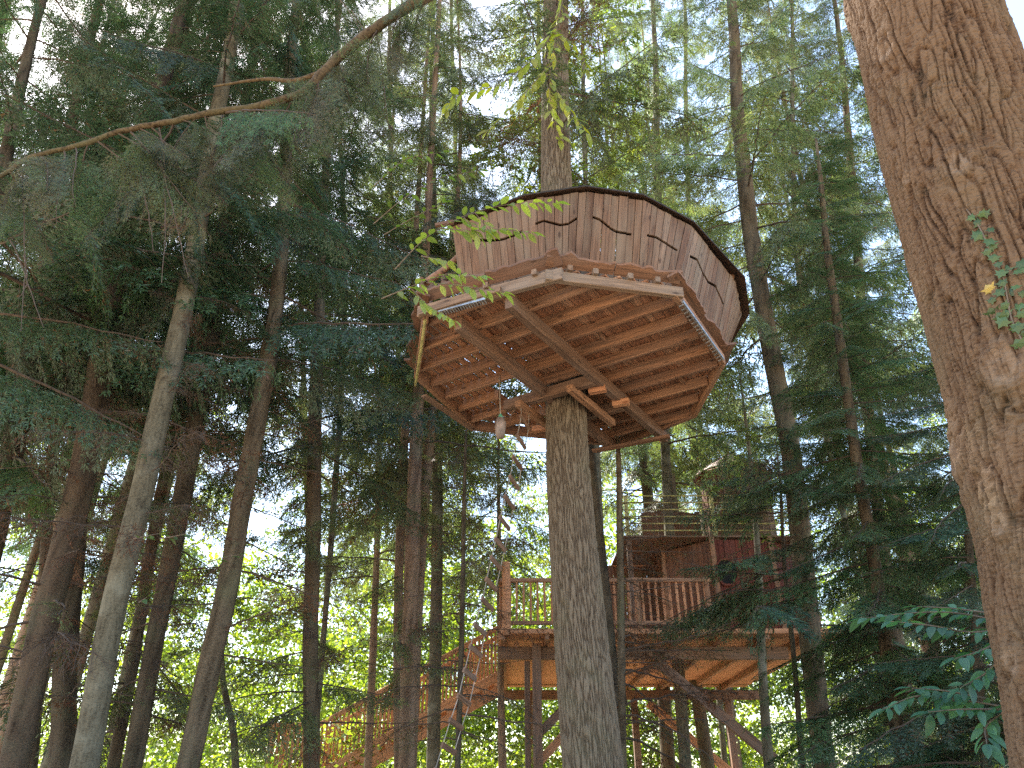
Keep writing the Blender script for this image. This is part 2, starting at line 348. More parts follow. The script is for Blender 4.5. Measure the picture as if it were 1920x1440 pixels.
def dead_bough(name, L=1.8, needles=.0):
    b = LeafBag(); R = random; n = 12; ts = np.linspace(0, 1, n)
    ax = np.stack([ts * L, .12 * L * np.sin(ts * 4 + R.uniform(0, 6)) * ts, .12 * L * ts - .3 * L * ts**2 * R.uniform(.3, 1)], -1) + rng.normal(0, .012, (n, 3))
    b.stem(ax, np.linspace(.014, .002, n), 4)
    for i in range(40):
        t = R.uniform(.15, 1); k = min(int(t * (n - 1)), n - 2); p = ax[k] + (ax[k + 1] - ax[k]) * (t * (n - 1) - k); d = nrm(ax[k + 1] - ax[k])
        dr = nrm(d * R.uniform(.3, 1) + np.array([0, R.choice([-1, 1]), 0]) * R.uniform(.3, 1) + np.array([0, 0, R.uniform(-.8, .25)])); l = R.uniform(.15, .55) * (1.1 - t * .6)
        m = 5; tt = np.linspace(0, 1, m)[:, None]; sub = p + dr * l * tt + np.array([0, 0, -.25]) * l * tt**2 + rng.normal(0, .01, (m, 3)) * tt
        b.stem(sub, np.linspace(.004, .0015, m), 3)
        for j in range(int(3 + 3 * R.random())):
            q = sub[R.randrange(1, m)]; d3 = nrm(dr + rng.normal(0, .6, 3) + np.array([0, 0, -.3])); l3 = R.uniform(.06, .2)
            b.stem([q, q + d3 * l3 * .5 + rng.normal(0, .01, 3), q + d3 * l3], [.0022, .0018, .001], 3)
            if R.random() < needles:
                for z in range(int(l3 / .012)):
                    e = nrm(d3 + rng.normal(0, .6, 3)); b.leaf(q + d3 * l3 * R.random(), e, nrm(np.cross(e, (.3, .2, 1))), R.uniform(.03, .06), .011)
    return b.mesh(name, [M_DEADN, M_TWIG])
def leafy_bough(name, L=1.8, nleaf=420, ls=.085):
    b = LeafBag(); R = random; n = 10; ts = np.linspace(0, 1, n)
    ax = np.stack([ts * L, .15 * L * np.sin(ts * 3 + R.uniform(0, 6)) * ts, .15 * L * ts - .2 * L * ts**2], -1)
    b.stem(ax, np.linspace(.014, .003, n), 4); per = 14
    for i in range(nleaf // per):
        t = R.uniform(.1, 1) ** .8; k = min(int(t * (n - 1)), n - 2); p = ax[k]; d = nrm(ax[k + 1] - ax[k])
        dr = nrm(d * R.uniform(.3, 1) + np.array([0, R.choice([-1, 1]) * R.uniform(.2, 1), R.uniform(-.5, .6)])); l = R.uniform(.25, .7) * (1.1 - .5 * t)
        b.stem([p, p + dr * l * .5 + np.array([0, 0, .02]), p + dr * l], [.004, .003, .0015], 3)
        for j in range(per):
            q = p + dr * l * R.uniform(.15, 1.05); dd = nrm(dr + rng.normal(0, .6, 3) + np.array([0, 0, -.25])); sd = nrm(np.cross(dd, np.array([0, 0, 1.]) + rng.normal(0, .45, 3)))
            b.leaf(q, dd, sd, ls * R.uniform(.7, 1.3), ls * .55)
    return b.mesh(name, [M_LEAF, M_TWIG])
T = {}
T['fir'] = [conifer_bough('fir_bough', 2.0, s, .25, .058, .62, .05, .012, .0125) for s in (.16, .24, .32, .2)]
T['droop'] = [conifer_bough('drooping_bough', 2.2, s, .8, .062, .66, .055, .0125, .013) for s in (.3, .4, .22, .34)]
T['airy'] = [conifer_bough('airy_bough', 2.2, s, .6, .085, .66, .08, .018, .022, .15, .92) for s in (.12, .25, .34, .2)]
T['feather'] = [conifer_bough('feathery_spray', 2.0, s, 1.0, .05, .6, .055, .008, .0125) for s in (.3, .4)]
T['thin'] = [conifer_bough('thin_bough', 1.8, s, .3, .17, .42, .05, .011, .028, .25, .7) for s in (.08, .2, .28)]
T['dead'] = [dead_bough('dead_bough', 1.8, k) for k in (0, .08, .45)]
T['brown'] = [conifer_bough('brown_bough', 1.7, s, .4, .12, .45, .05, .012, .026, .2, .75, M_DEADN) for s in (.2, .3)]
T['leaf'] = [leafy_bough('leafy_bough', 1.8, k) for k in (420, 360, 500)]

# ------------------------------------------------------------------ trees
def path_px(pts, Y, wpx, wf=1.0):
    """trunk axis from picture points standing at distance Y; radius from the width there"""
    P, R = [], []
    for i, (x, y) in enumerate(pts):
        p = atY(x, y, Y[i] if isinstance(Y, (list, tuple)) else Y); P.append(p)
        R.append(np.interp(i, np.linspace(0, len(pts) - 1, len(wpx)), wpx) / 2 * wf * depth(p) / FPX)
    P, R = np.array(P), np.array(R); o = np.argsort(P[:, 2]); return P[o], R[o]
def extend(P, R, ztop):
    d = P[1] - P[0]; z0 = GZ - .15
    if P[0, 2] > z0:
        q = P[0] + d / d[2] * (z0 - P[0, 2]) * np.array([.5, .5, 1]); P = np.vstack([q, P]); R = np.r_[R[0] * 1.12, R]
    d = (P[-1] - P[-2]) / (P[-1, 2] - P[-2, 2])
    if P[-1, 2] < ztop:
        h = ztop - P[-1, 2]; P = np.vstack([P, P[-1] + d * h * .5 * np.array([.7, .7, 1]), P[-1] + d * h * np.array([.5, .5, 1])]); R = np.r_[R, R[-1] * .66, R[-1] * .2]
    return P, R
def trunk_mesh(P, R, seg, rings, depth_, kx, kz, seed=0, wob=.03, fine=None, face=None, scaly=False):
    Q, r = resample(P, rings if fine is None else 3000, R); a = np.arange(seg) / seg * 2 * np.pi
    if fine is not None:                                        # closer rings where the trunk is in view
        z0, z1, share = fine; i0, i1 = np.searchsorted(Q[:, 2], [z0, z1]); m = int(rings * share)
        idx = np.unique(np.r_[np.linspace(0, i0, (rings - m) // 2), np.linspace(i0, i1, m), np.linspace(i1, 2999, (rings - m) // 2)]); Q = np.stack([np.interp(idx, np.arange(3000), Q[:, k]) for k in range(3)], -1); r = np.interp(idx, np.arange(3000), r); rings = len(Q)
    if face is not None:                                        # and closer columns on its near side
        m = int(seg * .82); a = np.r_[face - 1.75 + np.arange(m) / m * 3.5, face + 1.75 + np.arange(seg - m) / (seg - m) * (2 * np.pi - 3.5)]
    ca, sa = np.cos(a), np.sin(a); T_, A, B = frames(Q)
    A = np.cross(np.array([0, 1., 0]), T_); A /= np.linalg.norm(A, axis=1)[:, None]; B = np.cross(T_, A)   # A ~ +X, B ~ +Y
    nrm_ = ca[None, :, None] * A[:, None] + sa[None, :, None] * B[:, None]
    l = np.concatenate([[0], np.cumsum(np.linalg.norm(np.diff(Q, axis=0), axis=1))])
    S = np.stack([ca[None] * r[:, None], sa[None] * r[:, None], np.repeat(l[:, None], seg, 1)], -1) + seed * 7.3
    wv = np.stack([noise(S * np.array([5, 5, 3.])), noise(S * np.array([5, 5, 3.]) + 50), noise(S * np.array([4, 4, 2.]) + 90)], -1)
    W = S * np.array([kx, kx, kz]) + wv * np.array([.9, .9, .5])
    n1 = np.abs(noise(W)); n2 = np.abs(noise(W * np.array([2.1, 2.1, 2.6]) + 31)); n3 = noise(W * np.array([1.5, 1.5, 9]) + 11)
    h = smst(n1, .0, .26) * .72 + smst(n2, 0, .22) * .28 + n3 * .16
    if scaly:                                                   # thin upright fissures between flaky plates
        W2 = S * np.array([kx * 2.3, kx * 2.3, kz * 2.6]) + wv[..., ::-1] * np.array([.8, .8, .6])
        fl = noise(S * np.array([26, 26, 75]) + wv * 1.2); fl2 = noise(S * np.array([70, 70, 130.]))
        h = smst(n1, .0, .11) * .5 + smst(np.abs(noise(W2)), 0, .16) * .26 + .24 * smst(noise(W * .45 + 70), -.3, .3) + fl * .20 + fl2 * .13
    low = noise(S * np.array([2.2, 2.2, .9]) + 5)
    rr = r[:, None] * (1 + wob * 2 * low) + (h - .6) * depth_
    V = Q[:, None] + nrm_ * rr[..., None]
    i = np.arange(rings - 1)[:, None] * seg; j = np.arange(seg)[None]; j2 = (j + 1) % seg
    F = np.stack([i + j, i + j2, i + seg + j2, i + seg + j], -1).reshape(-1, 4)
    return V.reshape(-1, 3), F, h.ravel(), nrm_.reshape(-1, 3), Q, r
def set_attr(me, name, arr):
    at = me.attributes.new(name, 'FLOAT', 'POINT'); at.data.foreach_set('value', np.asarray(arr, np.float32))
def add_trunk(root, P, R, mat, seg=14, rings=60, dep=.012, kx=14, kz=2.5, seed=0, wob=.03, fine=None, face=None):
    V, F, h, nn, Q, r = trunk_mesh(P, R, seg, rings, dep, kx, kz, seed, wob, fine, face)
    o = part(root, 'trunk', V, F, [mat], smooth=True); set_attr(o.data, 'bark', h); return o, Q, r
def bough(root, me, p, az, pitch, s, color, name='bough', roll=0):
    o = bpy.data.objects.new(name, me); COL.objects.link(o); o.parent = root
    o.location = np.asarray(p) - np.array(root.location); o.rotation_euler = (roll, -pitch, az); o.scale = (s, s, s); o.color = (*color, 1); return o
DENS = 1.9
def boughs(root, Q, r, kinds, z0, z1, n, s0, s1, color, pitch=(-.25, .25), azr=None, cvar=.35, taper=True):
    """n boughs up the stem between heights z0 and z1; size shrinks towards the top"""
    az = random.uniform(0, 6.28); n = int(n * DENS); z1 = Q[-1, 2] * .97 if z1 > 11 else z1
    for i in range(n):
        z = z0 + (z1 - z0) * (i + random.random()) / n; k = min(np.searchsorted(Q[:, 2], z), len(Q) - 1); p = Q[k] * 1.0; p[2] = z
        az += 2.4 + random.uniform(-.6, .6); a = az if azr is None else random.uniform(*azr)
        f = (z - z0) / (z1 - z0); s = random.uniform(s0, s1) * ((1 - .65 * f) if taper else 1)
        v = 1 + random.uniform(-cvar, cvar); c = [color[0] * v * random.uniform(.9, 1.12), color[1] * v, color[2] * v * random.uniform(.85, 1.15)]
        bough(root, random.choice(T[random.choice(kinds)]), p, a, random.uniform(*pitch), s, c, roll=random.uniform(-.35, .35))

DG = (.055, .108, .062)      # dark green needles
BG = (.065, .118, .072)        # bluish green needles
LG = (.155, .215, .11)         # lighter, airy needles
OG = (.095, .13, .065)       # olive
def tree(name, label, cat, pts, Y, wpx, mat, ztop=15, seg=14, rings=70, dep=.012, kx=14, kz=2.5, wob=.03, group=None, seed=None):
    random.seed(zlib.crc32(label.encode())); P, R = path_px(pts, Y, wpx, .77); P, R = extend(P, R, ztop if ztop < 11 else Y * 1.5 + 6)
    root = thing(name, label, cat, (P[0, 0], P[0, 1], GZ), group)
    o, Q, r = add_trunk(root, P, R, mat, seg, rings, dep, kx, kz, seed if seed is not None else random.randrange(50), wob)
    return root, Q, r

# --- left stand
t1, Q, r = tree('fir_tree', 'thick dark reddish trunk leaning right at the far left', 'tree', [(25, 1440), (90, 1140), (140, 960), (185, 720), (215, 500), (240, 400)], 9, [68, 62, 50], B_REDDARK, 15)
boughs(t1, Q, r, ['droop', 'fir'], 5.2, 14, 30, .9, 1.5, DG); boughs(t1, Q, r, ['dead', 'brown', 'thin'], 1.5, 6.5, 22, .7, 1.3, OG)
t2, Q, r = tree('fir_tree', 'straight dark ridged trunk right behind the thick leaning one', 'tree', [(115, 1440), (122, 1250), (138, 1050), (150, 900), (205, 640), (255, 420)], 10.5, [58, 48, 34], B_DARK, 15)
boughs(t2, Q, r, ['droop', 'fir'], 5.5, 15, 28, .9, 1.5, DG); boughs(t2, Q, r, ['dead', 'brown', 'thin'], 1, 6.5, 20, .7, 1.3, OG)
t3, Q, r = tree('silver_fir_tree', 'pale grey lichen-spotted trunk leaning right in left stand', 'tree', [(158, 1440), (215, 1130), (265, 930), (300, 770), (340, 600), (372, 430), (400, 250), (432, 90), (445, 0)], 8, [66, 56, 50, 40, 34, 30], B_PALE, 15, 20, 90, .005, 10, 3)
boughs(t3, Q, r, ['droop', 'fir'], 6.0, 14, 30, .8, 1.4, BG); boughs(t3, Q, r, ['dead'], 2.2, 6.5, 12, .5, 1.1, OG)
t4, Q, r = tree('fir_tree', 'slim dark trunk between the pale trunk and its darker neighbour', 'tree', [(212, 1440), (262, 1170), (300, 930), (335, 790), (372, 640), (395, 520)], 12, [30, 26, 20], B_DARK, 15)
boughs(t4, Q, r, ['droop', 'airy'], 5.5, 15, 22, .8, 1.4, OG); boughs(t4, Q, r, ['dead', 'brown', 'airy'], 1, 6.5, 18, .6, 1.1, OG)
t5, Q, r = tree('fir_tree', 'dark straight leaning trunk just right of the pale one', 'tree', [(248, 1440), (290, 1200), (330, 1000), (368, 790), (398, 620), (420, 480), (440, 330)], 10.5, [46, 42, 28], B_DARK, 15)
boughs(t5, Q, r, ['droop', 'fir'], 6, 15, 26, .8, 1.5, DG); boughs(t5, Q, r, ['dead', 'brown', 'airy'], 1, 7, 22, .6, 1.2, OG)
t6, Q, r = tree('fir_tree', 'brown trunk with torn bark and ivy at its foot leaning right', 'tree', [(352, 1440), (395, 1240), (430, 1085), (452, 950), (488, 760), (508, 640), (524, 520), (532, 380), (540, 200)], 9.5, [56, 52, 44, 36, 28], B_BROWN, 15, 18, 90, .014)
boughs(t6, Q, r, ['droop', 'fir'], 5.6, 14, 32, .9, 1.5, DG); boughs(t6, Q, r, ['dead', 'brown', 'thin'], 1.5, 7, 20, .6, 1.2, OG)
t7, Q, r = tree('young_tree', 'thin pale bent stem between ivy-clad trunk and straight trunk', 'tree', [(442, 1440), (436, 1360), (420, 1290), (415, 1200), (425, 1110), (440, 1000)], 13, [19, 15, 10], B_PALE, 8, 8, 40, .003)
boughs(t7, Q, r, ['leaf'], 2, 7.5, 12, .4, .9, (.10, .17, .04))
t8, Q, r = tree('fir_tree', 'straight olive-brown trunk left of the lower stairs', 'tree', [(584, 1440), (582, 1200), (588, 1000), (590, 800), (598, 600), (604, 450)], 12.5, [40, 37, 32, 22], B_BROWN, 15, 14, 80)
boughs(t8, Q, r, ['droop', 'fir'], 4.8, 15, 36, .8, 1.5, DG); boughs(t8, Q, r, ['dead', 'brown', 'airy'], 1, 5.5, 22, .6, 1.3, OG)
t9, Q, r = tree('pine_tree', 'pink-barked trunk crossing in front of the stairs', 'tree', [(762, 1440), (768, 1200), (774, 1000), (780, 830), (790, 640), (798, 480)], 15, [42, 38, 30, 20], B_PINK, 19, 14, 70)
boughs(t9, Q, r, ['droop', 'airy'], 6, 19, 30, .9, 1.6, OG); boughs(t9, Q, r, ['brown', 'thin', 'airy'], 2.2, 7, 20, .5, 1.0, OG)
t10, Q, r = tree('pine_tree', 'slimmer pink-barked trunk forked behind the one at the stairs', 'tree', [(748, 1440), (746, 1250), (748, 1080), (755, 900), (762, 750), (768, 640)], 16.2, [24, 22, 16], B_PINK, 17)
boughs(t10, Q, r, ['airy', 'brown'], 4, 17, 20, .8, 1.5, OG)
t11, Q, r = tree('dead_conifer', 'thin dark pole-like conifer with bare side twigs before the stairs', 'tree', [(858, 1440), (864, 1250), (868, 1080), (870, 950), (872, 870), (874, 800)], 11.5, [15, 11, 5], B_DARK, 5.6, 8, 50, .004)
boughs(t11, Q, r, ['thin', 'dead', 'thin'], .8, 5.4, 30, .6, 1.1, (.07, .09, .045), (-.1, .2))
t12, Q, r = tree('fir_tree', 'distant orange-brown stem above the lower stair flight', 'tree', [(690, 1440), (696, 1300), (702, 1150), (706, 1050), (712, 800)], 20, [20, 17, 14], B_PINK, 18, 10, 50)
boughs(t12, Q, r, ['airy', 'droop'], 5, 18, 22, 1, 1.7, LG)
for k, (x, y0) in enumerate(((-230, 7.5), (-120, 10.5), (-300, 12))):
    tx, Q, r = tree('fir_tree', ('dark fir just outside the left edge whose boughs reach in', 'second dark fir outside the left edge, farther back', 'third fir outside the left edge, farthest back')[k], 'tree', [(x, 1440), (x + 110, 1000), (x + 190, 600), (x + 240, 300)], y0, [60, 50, 30], B_DARK, 16)
    boughs(tx, Q, r, ['droop', 'fir'], 4.5, 16, 34, 1.0, 1.7, DG)
# --- right side
t13, Q, r = tree('fir_tree', 'tall straight trunk with pale left edge right of the far cabin', 'tree', [(1545, 1440), (1520, 1200), (1498, 980), (1480, 830), (1450, 680), (1428, 560), (1408, 440), (1396, 330), (1384, 220), (1376, 60)], 13, [54, 50, 44, 40, 36, 26], B_BROWN, 20, 18, 100, .012)
boughs(t13, Q, r, ['airy', 'airy', 'droop'], 8, 20, 40, 1.0, 1.8, LG); boughs(t13, Q, r, ['fir', 'airy'], 5.0, 6.4, 6, .7, 1.1, (.075, .135, .08), azr=(2.2, 5.2)); boughs(t13, Q, r, ['fir', 'dead'], 2.5, 8, 8, .6, 1.1, DG)
t14, Q, r = tree('young_fir_tree', 'full green young conifer between house and big trunk', 'tree', [(1694, 1440), (1662, 1220), (1640, 1060), (1612, 900), (1590, 750), (1568, 590), (1550, 460), (1538, 330), (1530, 260)], 10.5, [34, 28, 20, 5], B_BROWN, 10.2, 12, 80, .006)
boughs(t14, Q, r, ['fir'], .4, 10.95, 80, .72, 1.05, (.065, .13, .065), (-.3, .1))
t15, Q, r = tree('birch_tree', 'slender pale grey stem at the right end of the far deck', 'tree', [(1442, 1440), (1434, 1330), (1428, 1220), (1424, 1100)], 15.5, [27, 22, 18], B_PALE, 9, 10, 40, .003)
boughs(t15, Q, r, ['leaf'], 5, 9, 8, .5, 1, (.10, .16, .04))
t16, Q, r = tree('fir_tree', 'dark trunk close behind the right side of platform tree', 'tree', [(1160, 1440), (1142, 1230), (1128, 1080), (1114, 950), (1108, 880), (1104, 820)], 11.5, [44, 34, 22], B_DARK, 5.2, 14, 60)
boughs(t16, Q, r, ['dead'], 1.5, 4.6, 5, .5, .9, OG, azr=(-1, 1))
t17, Q, r = tree('young_conifer', 'thin brown pole with sparse flat branches before the far deck', 'tree', [(1168, 1440), (1165, 1200), (1162, 1000), (1160, 870), (1157, 800)], 10.8, [20, 17, 9], B_BROWN, 5.4, 9, 60, .004)
boughs(t17, Q, r, ['thin', 'thin', 'dead', 'brown'], .8, 5.2, 26, .6, 1.3, (.06, .085, .045), (-.1, .25), azr=(-1.1, 1.3))
t18, Q, r = tree('young_fir_tree', 'bushy dark conifer low behind the big right trunk', 'tree', [(1850, 1440), (1830, 1200), (1815, 1000), (1800, 800), (1790, 650)], 9, [24, 18, 8], B_DARK, 6.6, 10, 60, .005)
boughs(t18, Q, r, ['fir'], .2, 6.4, 46, .6, 1.15, DG, (-.3, .1))
t19, Q, r = tree('young_fir_tree', 'dark young conifer with long sprays before the far cabin', 'tree', [(1505, 1440), (1490, 1250), (1470, 1050), (1462, 900)], 11.6, [16, 12, 6], B_DARK, 5.4, 8, 50, .004)
boughs(t19, Q, r, ['fir', 'airy', 'thin'], 2.5, 5.3, 15, .75, 1.3, (.075, .135, .08), (-.2, .12), azr=(1.9, 4.9))
t20, Q, r = tree('fir_tree', 'slim trunk under the far stair top', 'tree', [(942, 1440), (940, 1340), (938, 1200), (936, 1060)], 19.5, [20, 17, 13], B_PINK, 10, 10, 50)
boughs(t20, Q, r, ['airy'], 5, 9.8, 16, .8, 1.5, LG)
t21, Q, r = tree('fir_tree', 'faint grey trunk against bright leaves behind the platform house', 'tree', [(820, 900), (815, 600), (812, 400), (810, 250)], 19, [26, 22, 16], B_PALE, 20, 12, 60)
boughs(t21, Q, r, ['airy', 'droop'], 7, 20, 34, 1.0, 1.8, LG)
t22, Q, r = tree('fir_tree', 'light tall conifer behind the roof in the top right', 'tree', [(1250, 900), (1240, 600), (1232, 300), (1228, 100)], 20, [24, 20, 14], B_PALE, 22, 12, 60)
boughs(t22, Q, r, ['airy'], 9, 22, 40, 1.1, 2.0, (.13, .19, .08))
t23, Q, r = tree('fir_tree', 'dense green conifer crown beside the big trunk at upper right', 'tree', [(1640, 900), (1610, 500), (1590, 250), (1575, 80)], 16, [26, 20, 12], B_BROWN, 18, 12, 60)
boughs(t23, Q, r, ['airy', 'fir'], 5, 18, 50, 1.0, 1.7, (.07, .125, .065))
for k, (xb, x, y0, kinds, z0, lab) in enumerate(((586, 640, 15, ['airy', 'droop'], 9, 'airy light conifer whose drooping boughs fill the gap left of the roof'), (1075, 1015, 17, ['airy', 'leaf'], 10.5, 'stem with light leafy boughs hidden behind the house tree, left above the roof'), (1150, 1098, 16, ['leaf', 'airy', 'leaf'], 9.2, 'yellow-green leafy tree glowing right above the roof'), (1360, 1290, 27, ['airy'], 10, 'light airy conifer between roof and tall straight trunk'), (1690, 1490, 16, ['airy'], 8, 'light airy conifer right of the tall straight trunk'))):
    tx, Q, r = tree('leafy_tree' if 'leaf' in kinds else 'light_conifer', lab, 'tree', [(xb, 1440), (x + 6, 500), (x - 4, 200), (x - 6, 0)], y0, [15, 12, 8], B_PALE, 20)
    boughs(tx, Q, r, kinds, z0, 20, 50, 1.1, 1.9, (.17, .23, .06) if 'leaf' in kinds else LG)
for k, (xb, x, y0, lab) in enumerate(((583, 560, 20, 'light feathery conifer crown filling the gap between dark stand and platform'), (770, 735, 22, 'pale high conifer crown directly left of the platform rail'), (752, 850, 25, 'farthest pale conifer crown seen over the left eave'))):
    tx, Q, r = tree('light_conifer', lab, 'tree', [(xb, 1440), ((xb + x) / 2, 800), (x, 400), (x - 4, 0)], y0, [15, 12, 8], B_PALE, 20)
    boughs(tx, Q, r, ['airy', 'droop'], 8, 20, 48, 1.2, 2.1, LG)
t24, Q, r = tree('fir_tree', 'dark-crowned conifer deep in the left stand', 'tree', [(60, 1440), (75, 1200), (95, 900), (120, 600), (140, 400)], 14, [26, 24, 16], B_DARK, 18, 12, 60)
boughs(t24, Q, r, ['droop', 'brown', 'dead'], 3, 18, 36, 1.0, 1.7, DG)

# --- conifers deeper in the wood that nothing tells apart
for i in range(40):
    random.seed(500 + i); Y = random.uniform(16, 30); x = random.uniform(-.85, .8) * Y * .95; tp = Y * 1.5 + random.uniform(1, 7)
    if -.34 < x / Y < -.12 and Y < 24: continue
    if x / Y > .2 and i % 3 == 0: continue
    if abs(x + .78 * (Y - 20) - 1) < 5.5 and Y > 18: continue
    P = np.array([(x, Y, GZ - .15), (x + random.uniform(-.3, .3), Y, 5), (x + random.uniform(-.5, .5), Y, tp * .6), (x + random.uniform(-.6, .6), Y, tp)]); R = np.array([.2, .16, .07, .01]) * random.uniform(.8, 1.2)
    root = thing('distant_conifer', 'tall slender conifer deep in the wood behind the nearer trunks', 'tree', (x, Y, GZ), 'distant conifers of the deep wood')
    zone = 0 if x / Y < -.3 else 1 if x / Y < .12 else 2
    root['label'] = ('tall slender conifer deep in the wood behind the left stand', 'tall slender conifer deep in the wood behind the platform house', 'tall slender conifer deep in the wood behind the far cabin')[zone]
    root['group'] = ('distant conifers behind the left stand', 'distant conifers behind the platform house', 'distant conifers behind the far cabin')[zone]
    o, Q, r = add_trunk(root, P, R, random.choice([B_PINK, B_BROWN, B_PALE]), 9, 40, .006)
    left = x < -2; boughs(root, Q, r, ['airy', 'droop'], random.uniform(.5, 3) if x / Y > .3 else random.uniform(7, 10), 20, 40 if x / Y > .3 else 26, 1.2, 2.2, DG if left else random.choice([LG, LG, OG]), (-.25, .15))

# --- the tree that carries the house
CTP, CTR = path_px([(1112, 1440), (1090, 1200), (1073, 1000), (1063, 830), (1061, 735), (1043, 345), (1041, 200), (1042, 0)], 9.5, [112, 99, 86, 77, 73, 57, 50, 45])
CTP, CTR = extend(CTP, CTR, 20)
ct = thing('fir_tree', 'big ridged grey trunk rising through the round tree house', 'tree', (CTP[0, 0], CTP[0, 1], GZ))
o, Q, r = add_trunk(ct, CTP, CTR, B_GREY, 260, 800, .024, 34, 3.6, 3, .015, (0, 10.5, .85), -math.pi / 2); CTQ = Q
boughs(ct, Q, r, ['airy', 'droop', 'dead'], 9.6, 19, 26, .7, 1.4, OG, (-.1, .3))

# --- the big trunk at the right edge
def big_trunk():
    edge = [(1585, 0), (1620, 150), (1660, 330), (1700, 480), (1740, 620), (1772, 740), (1800, 840), (1815, 950), (1835, 1040), (1855, 1180), (1880, 1300), (1900, 1440)]
    P, R = [], []
    for x, y in edge:
        d = 3.9 - .1 * (1440 - y) / 1440; rr = .42 - .045 * (1440 - y) / 1440; q = ray(x, y); az = math.atan2(q[0], q[1]) + math.asin(rr / d)
        z = q[2] / math.hypot(q[0], q[1]) * math.sqrt(d * d - rr * rr); P.append((d * math.sin(az), d * math.cos(az), z)); R.append(rr)
    P, R = np.array(P)[::-1], np.array(R)[::-1]; P, R = extend(P, R, 11)
    root = thing('fir_tree', 'massive red-brown scaly trunk filling the right edge', 'tree', (P[0, 0], P[0, 1], GZ))
    # dense rings where the picture sees it
    V, F, h, nn, Q, r = trunk_mesh(P, R, 380, 1060, .034, 19, 2.1, 1, .010, (-.3, 5.0, .95), math.atan2(-.62, -.78), True)
    pr = proj(V); front = (V * nn).sum(1) < 0
    def hit(px, py):
        d = np.hypot(pr[:, 0] - px, pr[:, 1] - py) + (~front) * 1e6; return int(np.argmin(d))
    scar = np.zeros(len(V)); V0 = V.copy()
    for px, py, s, hole in [(1660, 95, .065, 1), (1592, 35, .06, 0), (1797, 312, .07, .35), (1703, 335, .03, 1), (1885, 690, .085, .3), (1874, 978, .055, .5), (1798, 850, .09, 0), (1900, 1240, .05, .5)]:
        k = hit(px, py); D = V0 - V0[k]; dz = D[:, 2]; dl = np.linalg.norm(D[:, :2], axis=1); d = np.hypot(dl, dz * .8) / s
        near = d < 4.5
        bump = .022 * np.exp(-d**2 / 2.6) + .006 * np.cos(d * 6.5) * np.exp(-d**2 / 5) - hole * .035 * np.exp(-(d / .33)**2)
        V[near] += nn[near] * bump[near, None] * (s / .065)
        if hole: scar = np.maximum(scar, np.exp(-(((d - .55) / .28)**2)) * .8 * (rng.random(len(V)) * .5 + .5) * (h > .4))
        else: scar = np.maximum(scar, np.exp(-(d / .8)**2) * .6)
    o = part(root, 'trunk', V, F, [B_RED], smooth=True); set_attr(o.data, 'bark', h); set_attr(o.data, 'scar', scar)
    boughs(root, Q, r, ['droop'], 7.5, 11, 10, 1.0, 1.6, BG)
    return root, V, nn, hit, Q
BRT = big_trunk()

